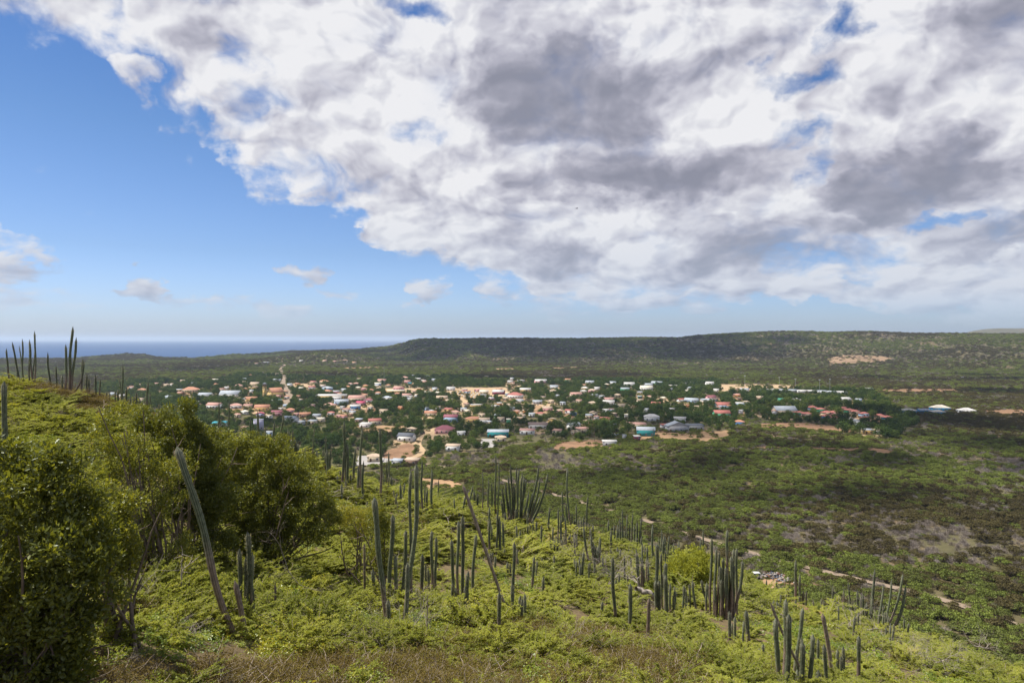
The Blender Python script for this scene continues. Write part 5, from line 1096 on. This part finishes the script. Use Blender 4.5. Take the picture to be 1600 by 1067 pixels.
BIG = [
 (634, 691, 28, 'w', 'd', 'g', dict(yaw=-.25, h=3.4, dr=.65, label='white bungalow with slate grey gabled roof beside the curving dirt track')),
 (694, 679, 30, 'p', 'm', 'h', dict(yaw=-.05, h=3.0, label='pink house with maroon hipped roof above the curving dirt track')),
 (707, 706, 22, 'w', 't', 'm', dict(yaw=-.1, h=3.2, label='off white flat fronted house at the foot of the village below the pink house')),
 (704, 661, 22, 'l', 'm', 'g', dict(yaw=-.1, h=4.2, label='tall pale blue house with maroon roof behind the pink house')),
 (739, 661, 24, 'y', 'o', 'h', dict(yaw=.1, label='yellow house with orange hipped roof right of the tall pale blue house')),
 (778, 684, 33, 't', 's', 'm', dict(yaw=-.02, h=3.6, label='teal building with silver lean-to roof behind the pale concrete apron')),
 (841, 671, 30, 'w', 'n', 'm', dict(yaw=-.03, h=3.2, label='long white house with dark brown roof in the middle of the trees')),
 (1011, 683, 30, 't', 's', 'g', dict(yaw=-.15, h=4.2, label='dark teal workshop with silver roof left of the grey warehouse')),
 (996, 690, 10, 'm', 'w', 'm', dict(yaw=.2, h=3.0, label='small maroon shed with white roof at the left end of the orange dirt yard')),
 (1060, 676, 34, 's', 's', 'e', dict(yaw=.05, h=4.2, dr=.6, rh=2.8, label='grey gable fronted warehouse behind the orange dirt yard', name='warehouse')),
 (1088, 673, 25, 's', 'd', 'm', dict(yaw=0, h=3.4, label='slate roofed shed attached right of the grey warehouse')),
 (1020, 659, 24, 'w', 'w', 'h', dict(yaw=-.1, h=3.6, label='white house with white hipped roof behind the grey warehouse')),
 (953, 699, 21, 's', 'w', 'm', dict(yaw=0, h=3.2, dr=.4, label='small open shed with white lean-to roof at the near edge of the village')),
 (805, 623, 26, 'w', 'r', 'h', dict(yaw=-.35, h=3.6, label='big white house with red hipped roof right of the cemetery')),
 (1130, 652, 24, 'g', 'r', 'g', dict(yaw=0, label='bright green house with red roof left of the red roofed estate')),
 (402, 673, 17, 'v', 's', 'f', dict(yaw=.5, h=7.5, label='tall lavender block below the bright pink gable')),
 (1340, 669, 9, 'w', 's', 'f', dict(yaw=.3, h=5.5, label='white two storey house in front of the estate street')),
 (1358, 679, 14, 'y', 's', 'm', dict(yaw=0, label='yellow house with blue grey roof at the near edge of the estate')),
 (1373, 679, 16, 'w', 't', 'm', dict(yaw=0, label='white house with tan roof joined to the yellow one near the estate')),
 (1424, 647, 20, 'B', 'c', 'h', dict(yaw=0, label='leftmost of the bright blue houses with cream hipped roofs')),
 (1446, 647, 16, 'B', 's', 'g', dict(yaw=0, label='low bright blue house with silver roof partly behind a tree')),
 (1474, 643, 24, 'B', 'c', 'h', dict(yaw=0, label='rear bright blue house with wide cream hipped roof')),
 (1469, 649, 18, 'B', 'c', 'h', dict(yaw=0, label='front bright blue house with cream hipped roof')),
 (1515, 646, 22, 'w', 'w', 'h', dict(yaw=0, h=2.4, label='white hipped roof standing alone right of the bright blue houses')),
 (1230, 647, 32, 'c', 's', 'g', dict(yaw=0, label='long silver roofed hall at the left end of the red roofed estate', name='hall')),
]
# extra small houses, sheds and outbuildings between the others
rs_ = random.Random(5); XH = []
VP = [(190, 600), (250, 600), (380, 590), (560, 592), (760, 594), (1000, 597), (1130, 600), (1180, 620), (1180, 650), (1000, 655), (880, 668), (760, 668), (660, 650), (560, 660), (420, 660), (300, 645), (190, 630)]
allp = [(float(l.split()[0]), float(l.split()[1])) for l in H_.replace('\n', '|').split('|')]
while len(XH) < 78:
    px, py = rs_.uniform(190, 1180), rs_.uniform(592, 668)
    if not in_poly(np.array([px]), np.array([py]), VP)[0]: continue
    if min([abs(px - a) / 9 + abs(py - b_) / 3.2 for a, b_ in allp + XH]) < 1.0: continue
    XH.append((px, py))
EST = [(1250, 650, 'g'), (1262, 652, 'c'), (1271, 642, 'l'), (1283, 645, 'g'), (1293, 650, 'c'), (1305, 650, 'p'), (1294, 656, 'b'), (1306, 659, 'c'), (1321, 643, 'c'), (1329, 646, 'g'), (1338, 649, 'c'), (1352, 652, 'l'), (1354, 659, 'c'), (1376, 655, 'c'), (1388, 658, 't')]
for e in BIG: house(*e[:6], **e[6])
for (px, py, wl) in EST: house(px, py, 15, wl, 'r', 'h', yaw=.35, place='in the red roofed estate')
for line in H_.replace('\n', '|').split('|'):
    q = line.split(); house(float(q[0]), float(q[1]), float(q[2]), q[3], q[4], q[5])
for (px, py) in XH: house(px, py, rs_.uniform(5.5, 11), rs_.choice('wwcccypolsng'), rs_.choice('ttoopswscn'), rs_.choice('hggm'))
# sandy yards round many of the houses
YN = 0
for (root, px, py, wpx, wl, rf, kd, lab, place) in list(HL):
    if py > 695 or px > 1400 or rs_.random() > .32 or py < 592: continue
    w_ = wpx * .9 + 3; hh = (py - 530) * .055 + 1.5; YN += 1
    poly = [(px + math.cos(a) * w_ * rs_.uniform(.6, 1.1), py + .5 + math.sin(a) * hh * rs_.uniform(.5, 1.1)) for a in [k * math.pi / 4 for k in range(8)]]
    sheet('village_yard', poly, rs_.choice(['paledirt', 'dirt', 'paledirt', 'reddirt']), 'sandy yard round a village house', lift=.08 + .012 * (YN % 12))
_bb[:] = [(min(p[0] for p in q), max(p[0] for p in q), min(p[1] for p in q), max(p[1] for p in q)) for q in BARE]
LM = [(428, 618, 'the church'), (517, 620, 'the long yellow school'), (727, 618, 'the cemetery'), (634, 686, 'the white bungalow'), (694, 676, 'the pink maroon roofed house'), (704, 658, 'the tall pale blue house'), (778, 680, 'the teal building'),
      (841, 668, 'the long white house'), (1011, 680, 'the teal workshop'), (1060, 674, 'the grey warehouse'), (1020, 657, 'the white hipped house'), (953, 697, 'the open white roofed shed'), (805, 621, 'the big white red roofed house'), (1130, 650, 'the bright green house'),
      (1200, 605, 'the sports field'), (1300, 650, 'the red roofed estate'), (402, 665, 'the tall lavender block'), (405, 650, 'the bright pink gable'), (341, 664, 'the turquoise roof'), (450, 575, 'the road out of the village'), (575, 628, 'the maroon hipped roof'),
      (1460, 645, 'the bright blue houses'), (499, 590, 'the green sports court'), (954, 625, 'the pink two storey block'), (294, 611, 'the wide orange roof'), (356, 620, 'the long silver roof'), (660, 592, 'the far village edge'), (1053, 604, 'the flat tan school')]
used = {}
for (root, px, py, wpx, wl, rf, kd, lab, place) in HL:
    if lab is None:
        szw = 'small ' if wpx < 9 else ('long ' if wpx > 21 else '')
        b_ = f"{szw}{WC[wl][1]} house with {RC[rf][1]} {KW[kd]} roof"
        ds = sorted((((px - a) / 1.0) ** 2 + ((py - c_) * 2.4) ** 2, a, c_, nm) for a, c_, nm in LM); _, a, c_, nm = ds[0]
        dx_, dy_ = px - a, (py - c_) * 2.4
        rel = ('right of ' if dx_ > 0 else 'left of ') if abs(dx_) > abs(dy_) else ('in front of ' if dy_ > 0 else 'behind ')
        lab = b_ + ' ' + ('' if place is None else '') + (place if place else rel + nm)
    used.setdefault(lab, []).append((px, py, root, wl))
for lab, L_ in used.items():
    L_.sort(key=lambda q: q[0])
    for i, (px, py, root, wl) in enumerate(L_):
        n_ = len(L_); ordn = ['leftmost', 'second from left', 'third from left', 'fourth from left', 'fifth from left'][i] if i < 5 else 'rightmost'
        pre = '' if n_ == 1 else ((['left', 'right'][i] + ' one of two, ') if n_ == 2 else ordn + ' one, ')
        l_ = (pre + lab).replace('salmon lean-to', 'salmon lean-to'); ww = l_.split()
        tag(root, ' '.join(ww[:16]), 'building' if root.name[:4] in ('hall', 'ware') else 'house', 'houses of the village')

# church with its free standing bell tower
x, y, z = on_ground(427, 622); root = empty('church', (x, y + 6, z), R(-38)); tag(root, 'yellow church with red gabled roof beside its slender bell tower', 'church')
w_, d_, hh, rh = 10.5, 15, 6.0, 5.2
link('wall', wall_mesh('e', w_, d_, hh, rh, wallmat('y')), root); link('roof', roof_mesh('e', w_, d_, rh, .3, .2, roofmat('o')), root, (0, 0, hh + .03))
link('door', GAR, root, (0, -d_ / 2 - .03, 0), None, (1, 1, 1.5))
for xx in (-2.8, 2.8): wn = link('window', WIN, root, (xx, -d_ / 2 - .03, 2.2), None, (.9, 1, 2)); link('pane', PANE, wn, (0, -.03, .12))
wn = link('window', WIN, root, (0, -d_ / 2 - .03, 6.0), None, (1, 1, 1.4)); link('pane', PANE, wn, (0, -.03, .12))
for k in range(4): wn = link('window', WIN, root, (w_ / 2 + .03, -5 + 3.4 * k, 1.9), (0, 0, math.pi / 2), (.9, 1, 1.8)); link('pane', PANE, wn, (0, -.03, .12))
HOUSES.append((x, y + 6, 10, 9))
x, y, z = on_ground(413.5, 628); root = empty('bell_tower', (x, y, z), R(-38)); tag(root, 'slender yellow bell tower with dark belfry standing left of the church', 'tower')
b = MB(); b.box((0, 0, 7.6), (2.9, 2.9, 16.2)); b.box((0, 0, 4.2), (3.15, 3.15, .3)); b.box((0, 0, 10.2), (3.15, 3.15, .3)); b.box((0, 0, 15.6), (3.4, 3.4, .35)); link('wall', b.mesh('wall', wallmat('y')), root)
b = MB(); [b.box((sx * 1.15, sy * 1.15, 17.1), (.55, .55, 2.7)) for sx in (-1, 1) for sy in (-1, 1)]; b.box((0, 0, 18.6), (3.1, 3.1, .35)); link('belfry', b.mesh('belfry', wallmat('n')), root)
b = MB(); b.add([(-1.7, -1.7, 18.8), (1.7, -1.7, 18.8), (1.7, 1.7, 18.8), (-1.7, 1.7, 18.8), (0, 0, 20.4)], [(0, 1, 4), (1, 2, 4), (2, 3, 4), (3, 0, 4)]); link('roof', b.mesh('roof', roofmat('d')), root)
for zz in (2.0, 7.0, 12.4):
    for fc in (0, 1): wn = link('window', WIN, root, (0, -1.5, zz) if fc == 0 else (1.5, 0, zz), (0, 0, fc * math.pi / 2), (.8, 1, 1.5)); link('pane', PANE, wn, (0, -.03, .12))
# long yellow school
x, y, z = on_ground(517, 624); w_ = 47 * y / F; root = empty('school_building', (x, y + 4, z), R(2)); tag(root, 'very long yellow building with white roof in the village centre', 'building')
link('wall', wall_mesh('g', w_, 8, 3.6, 1.6, wallmat('y')), root); link('roof', roof_mesh('g', w_, 8, 1.7, .5, .2, roofmat('w')), root, (0, 0, 3.63))
for k in range(11):
    xx = -w_ / 2 + w_ * (k + .5) / 11
    if k % 4 == 1: link('door', DOOR, root, (xx, -4.03, 0))
    else: wn = link('window', WIN, root, (xx, -4.03, 1.1), None, (1.5, 1, 1.2)); link('pane', PANE, wn, (0, -.03, .12))
HOUSES.append((x, y + 4, w_ / 2, 4.5))
# cemetery
TB = []
for k in range(5):
    b = MB(); s_ = RNG.uniform(.9, 1.3); b.box((0, 0, .55 * s_), (1.3, 2.4, 1.1 * s_)); b.box((0, 0, 1.1 * s_ + .1), (1.5, 2.6, .16)); b.box((0, 1.0, 1.7 * s_), (.9, .25, 1.1)); TB.append(b.mesh('tomb', wallmat('wcywy'[k])))
for k in range(64):
    r_, c_ = divmod(k, 16); px = 704 + c_ * 3.0 + random.uniform(-.5, .5); py = 614.5 + r_ * 2.3 + random.uniform(-.4, .4); x, y, z = on_ground(px, py)
    row = ['back', 'second', 'third', 'front'][r_]; half = 'left' if c_ < 8 else 'right'; t_ = k % 5
    tag(link('tomb', TB[t_], None, (x, y, z + .1), (0, 0, R(random.uniform(-8, 8)))), f"small {'cream' if t_ == 1 else ('yellow' if t_ in (2, 4) else 'white')} tomb in the {half} half of the {row} cemetery row", 'tomb', 'tombs of the cemetery')
# stands by the sports field, each bay its own
for k in range(9):
    px = 1192 + k * 15.5; x, y, z = on_ground(px, 611.5 + k * .55); w_ = 14.5 * y / F; root = empty('grandstand', (x, y, z), R(-3))
    tag(root, f"{'leftmost' if k == 0 else ['second','third','fourth','fifth','sixth','seventh','eighth','last'][k-1]} white roofed stand of the row along the sports field, counted from the left", 'grandstand', 'stands along the sports field')
    link('wall', bx('wall', (w_, 5, 2.6), wallmat('ws'[k % 2])), root); link('roof', roof_mesh('m', w_, 6, 1.4, .3, .15, roofmat('ws'[(k // 2) % 2])), root, (0, 0, 2.65))
    HOUSES.append((x, y, w_ / 2, 3))
sheet('sports_court', [(482, 589), (500, 587.5), (516, 588.5), (514, 590.5), (484, 591)], 'court' if 'court' in M else 'reddirt', 'green sports court behind the village', lift=.5).data.materials[0] = simple('green court', (.07, .20, .12), .9, .1, .1)

# floodlight masts and poles
b = MB(); b.tube([(0, 0, -.5), (0, 0, 1)], [.008, .005], 6); MASTM = b.mesh('pole', simple('galvanised pole', (.45, .46, .47), .5, .1, 1, .4, .3)); LAMP = bx('lamp_head', (2.2, .4, .7), M['frame'])
b = MB(); b.tube([(0, 0, -.05), (0, 0, 1)], [.018, .013], 6); UPOLE = b.mesh('pole', M['bark']); ARM = bx('cross_arm', (1.8, .1, .12), M['bark'])
for (px, py, top, lab) in [(1164, 608, 588, 'floodlight mast at the left end of the sports field'), (1218, 606, 590, 'floodlight mast behind the middle of the sports field'), (1243, 606, 593, 'shorter floodlight mast right of the middle of the sports field'), (1281, 617, 594, 'tallest floodlight mast in front of the stands'), (1297, 613, 593, 'floodlight mast at the right end of the stands'), (600, 612, 570, 'thin tall antenna mast in the village centre')]:
    x, y, z = on_ground(px, py); hh = (py - top) * y / F; root = empty('floodlight_mast', (x, y, z)); tag(root, lab, 'mast', 'tall masts'); p_ = link('pole', MASTM, root, None, None, (28, 28, hh)); 
    if 'antenna' not in lab: link('lamp_head', LAMP, root, (0, 0, hh))
for (px, py, hh, lab) in [(465, 590, 8, 'wooden pole beside the road out of the village'), (716, 610, 8, 'wooden pole at the left corner of the cemetery'), (768, 632, 8, 'wooden pole right of the cemetery'), (929, 690, 9, 'wooden pole in the dry brown field'), (925, 688, 9, 'wooden pole beside the dry brown field'), (1021, 690, 8, 'wooden pole at the front of the orange dirt yard'), (656, 690, 8, 'wooden pole beside the curving dirt track'), (600, 720, 8, 'wooden pole by the concrete apron'), (1092, 634, 8, 'wooden pole right of the tan hipped house'), (1440, 668, 7, 'wooden pole right of the red roofed estate')]:
    x, y, z = on_ground(px, py); root = empty('utility_pole', (x, y, z)); tag(root, lab, 'pole', 'wooden poles'); link('pole', UPOLE, root, None, None, (7, 7, hh)); link('cross_arm', ARM, root, (0, 0, hh - .7))

# ------------------------------------------------------------------ vehicles
M['paint_white'] = simple('weathered white paint', (.68, .68, .66), .45, .06, 1, .5); M['paint_dark'] = simple('dark blue paint', (.05, .07, .11), .4, .1, 1, .5); M['tyre'] = simple('tyre rubber', (.03, .03, .03), .9, .1, 5); M['rust'] = simple('rusty scrap', (.20, .10, .06), .9, .45, 3)
def prism(b, prof, half, inset=0, mi=0):
    n_ = len(prof); V = [(x_, -half, z_) for x_, z_ in prof] + [(x_, half, z_) for x_, z_ in prof]
    if inset: V = [(x_, y_ * (1 - inset * max(0, z_ - .95)), z_) for x_, y_, z_ in V]
    b.add(V, [(i, (i + 1) % n_, n_ + (i + 1) % n_, n_ + i) for i in range(n_)], mi)
    from mathutils.geometry import tessellate_polygon
    tri = tessellate_polygon([[Vector((x_, z_, 0)) for x_, z_ in prof]]); b.add(V, [t_ for t_ in tri], mi); b.add(V, [(t_[0] + n_, t_[2] + n_, t_[1] + n_) for t_ in tri], mi)
def vehicle(px, py, yaw, paint, label, wheels=True, lift=0):
    x, y, z = on_ground(px, py); root = empty('parked_car', (x, y, z + lift), yaw); tag(root, label, 'car')
    b = MB(); prism(b, [(-2.2, .32), (2.15, .32), (2.22, .60), (2.15, .98), (-.85, 1.02), (-2.05, .88), (-2.25, .60)], .86); link('body', b.mesh('body', M[paint]), root)
    b = MB(); prism(b, [(-.80, 1.01), (2.05, .99), (2.0, 1.30), (1.85, 1.62), (.1, 1.66), (-.25, 1.60)], .80, .22); link('cabin', b.mesh('cabin', M[paint]), root)
    for s_ in (-1, 1):
        for (a, c_, e_, f_) in [(-.35, .40, .02, .35), (.50, 1.15, .50, 1.12), (1.25, 1.85, 1.22, 1.75)]:
            b = MB(); yy = s_ * .79; yt = s_ * .70; b.add([(a, yy, 1.08), (c_, yy, 1.08), (f_, yt, 1.50), (e_, yt, 1.50)], [(0, 1, 2, 3)]); b.add([(a, yy * 1.02, 1.08), (c_, yy * 1.02, 1.08), (f_, yt * 1.02, 1.50), (e_, yt * 1.02, 1.50)], [(0, 1, 2, 3)]); link('window', b.mesh('window', M['glass']), root)
    b = MB(); b.add([(-.78, -.66, 1.06), (-.78, .66, 1.06), (-.29, .6, 1.55), (-.29, -.6, 1.55)], [(0, 1, 2, 3)]); b.add([(-.80, -.66, 1.07), (-.80, .66, 1.07), (-.31, .6, 1.56), (-.31, -.6, 1.56)], [(0, 1, 2, 3)]); link('windscreen', b.mesh('windscreen', M['glass']), root)
    if wheels:
        for xx in (-1.4, 1.35):
            for s_ in (-1, 1): b = MB(); b.tube([(xx, s_ * .72, .34), (xx, s_ * .92, .34)], .34, 12, 0); b.add([(xx, s_ * .93, .34)] + [(xx + math.cos(k * math.pi / 6) * .34, s_ * .92, .34 + math.sin(k * math.pi / 6) * .34) for k in range(12)], [(0, k + 1, (k + 1) % 12 + 1) for k in range(12)], 0); link('wheel', b.mesh('wheel', M['tyre']), root)
    return root
vehicle(1177, 907, R(4), 'paint_white', 'white wrecked estate car beside the rubbish heap at the foot of the hill', lift=.25)
vehicle(660, 679, R(70), 'paint_dark', 'dark car parked in the yard left of the pink house', lift=.25)
vehicle(965, 683, R(10), 'paint_dark', 'dark car parked left of the teal workshop', lift=.25)
vehicle(957, 682, R(-5), 'paint_white', 'white car parked left of the dark car and the teal workshop', lift=.25)
vehicle(1352, 667, R(20), 'paint_white', 'white car at the lower end of the estate street', lift=.25)
for k, (px, py, sx, lab) in enumerate([(1160, 902, 3.2, 'left heap of rusty scrap behind the white wreck'), (1205, 902, 7.0, 'wide rubbish heap of scrap and boards right of the white wreck'), (1232, 909, 4.0, 'low scatter of pale boards at the right end of the rubbish')]):
    x, y, z = on_ground(px, py); b = MB()
    for q in range(int(sx * 26)):
        a = RNG.normal() * sx * .42; c_ = RNG.normal() * .9; hh = max(.05, 1.0 * math.exp(-(a / sx) ** 2 * 3) * RNG.uniform(.2, 1)); b.box((a, c_, hh * .8 + .1), (RNG.uniform(.2, .9), RNG.uniform(.1, .6), RNG.uniform(.05, .35)), int(RNG.integers(0, 4)), RNG.uniform(0, 3))
    tag(link('rubbish_heap', b.mesh('rubbish_heap', [M['rust'], M['bleached'], M['paint_dark'], M['concrete']]), None, (x, y, z + .2)), lab, 'rubbish', 'rubbish heaps round the wreck')

# ------------------------------------------------------------------ village trees
def wa(poly): return sum(poly[i][0] * poly[(i + 1) % len(poly)][1] - poly[(i + 1) % len(poly)][0] * poly[i][1] for i in range(len(poly))) / 2
TP = []
for k in range(5):
    b = MB(); R_ = RNG.uniform(3.0, 3.8); H = RNG.uniform(5.2, 6.8); tree_crown(b, R_, H, 15, 64, .46, 0, 1.3); cm = b.mesh('crown', M['treeleaf']); tb = MB(); tree_trunk(tb, 3.0, .22); tm = tb.mesh('trunk', M['bark'])
    fb = MB(); fb.V, fb.T, fb.n, fb.col = list(b.V), list(b.T), b.n, list(b.col); tb2 = MB(); random.seed(k); tree_trunk(fb, 3.0, .22, 1); TP.append((cm, tm, fb.mesh('broadleaf_tree', [M['treeleaf'], M['bark']])))
HA = np.array(HOUSES)
xs, ys = [q[0] for q in VW], [q[1] for q in VW]; n_ = int(abs(wa(VW)) / 60); n_ = min(n_, 14000)
x = RNG.uniform(min(xs), max(xs), n_ * 3); y = RNG.uniform(min(ys), max(ys), n_ * 3); m_ = in_poly(x, y, VW) & free(x, y); x, y = x[m_], y[m_]
s_ = RNG.uniform(.55, 1.15, len(x)) * np.where(fbm(x / 70, y / 70, 91, 3) > .52, 1.15, .85)
ok = fbm(x / 55, y / 55, 95, 3) > .30
for (hx, hy, hw, hd) in HOUSES:
    ok &= ~((np.abs(x - hx) < hw + 2.6 * s_) & (np.abs(y - hy) < hd + 2.6 * s_))
    fr = (np.abs(x * hy / np.maximum(y, 1) - hx) < hw + 1.5) & (y < hy) & (y > hy - hd - 2.0 - 16 * hy / 500)
    ok &= ~(fr & (RNG.random(len(x)) < (1.0 if hw > 6.5 else .86)))
cell = {}; keep = []
for i in np.where(ok)[0]:
    key = (int(x[i] // 5.4), int(y[i] // 5.4))
    if key in cell: continue
    cell[key] = 1; keep.append(i)
keep = np.array(keep); x, y, s_ = x[keep], y[keep], s_[keep]; z = gz(x, y); px, py = project(x, y, z)
vis = (np.abs(px - 800) < 830) & (py < np.interp(px, [q[0] for q in SIL], [q[1] for q in SIL]) + 6)
order = np.argsort(-(s_ / y) * vis); big = set(order[:300].tolist()); PICK = RNG.integers(0, 5, len(x))
CT = RNG.uniform(0, 6.28, len(x))
for i in order[:300]:
    k = int(PICK[i]); root = empty('broadleaf_tree', (x[i], y[i], z[i]), CT[i]); root.scale = (s_[i],) * 3
    link('crown', TP[k][0], root); link('trunk', TP[k][1], root)
    nm = min(LM, key=lambda q: (px[i] - q[0]) ** 2 + ((py[i] - q[1]) * 2.4) ** 2)
    tag(root, ('huge ' if s_[i] > 1.2 else 'large ' if s_[i] > 1.0 else ('low ' if s_[i] < .65 else '')) + 'dark green rounded tree ' + (('right of ' if px[i] > nm[0] else 'left of ') if abs(px[i] - nm[0]) > abs(py[i] - nm[1]) * 2.4 else ('in front of ' if py[i] > nm[1] else 'behind ')) + nm[2], 'tree', 'trees among the village houses')
r_ = np.array([i for i in range(len(x)) if i not in big]); tp = [proto(q[2]) for q in TP]
scatter('village_trees', tp, np.stack([x[r_], y[r_], z[r_]], 1), s_[r_], CT[r_], PICK[r_], 'dark green trees filling the gaps of the village farther away')
print('TREES', len(x), 'SCRUB', NB, 'STEMS', NST[0], 'HOUSES', len(HL))

# ------------------------------------------------------------------ bird
Y = 95.0; root = empty('bird', ((901 - 800) / F * Y, Y, EYE + (HY - 326) / F * Y), R(20)); tag(root, 'small dark bird gliding below the grey clouds', 'bird'); M['bird'] = simple('dark feathers', (.03, .03, .035), .8, .2, 5)
b = MB(); b.tube([(-.20, 0, 0), (-.12, 0, .005), (0, 0, .01), (.12, 0, .005), (.19, 0, .01), (.24, 0, .005)], [.008, .03, .045, .03, .022, .004], 8); link('body', b.mesh('body', M['bird'], smooth=True), root)
for s_ in (-1, 1):
    b = MB(); V = [(.06, s_ * .03, .02), (.10, s_ * .16, .07), (.04, s_ * .34, .05), (-.06, s_ * .20, .05), (-.06, s_ * .03, .02)]; V2 = [(a, c_, e_ - .008) for a, c_, e_ in V]; b.add(V + V2, [(0, 1, 3, 4), (9, 8, 6, 5)]); b.add(V + V2, [(1, 2, 3), (8, 7, 6)]); link('wing', b.mesh('wing', M['bird']), root)
b = MB(); b.add([(-.18, -.015, 0), (-.18, .015, 0), (-.30, .05, .0), (-.30, -.05, .0), (-.18, 0, .012), (-.30, 0, .008)], [(0, 1, 2, 3), (0, 4, 5, 3), (4, 1, 2, 5)]); link('tail', b.mesh('tail', M['bird']), root)
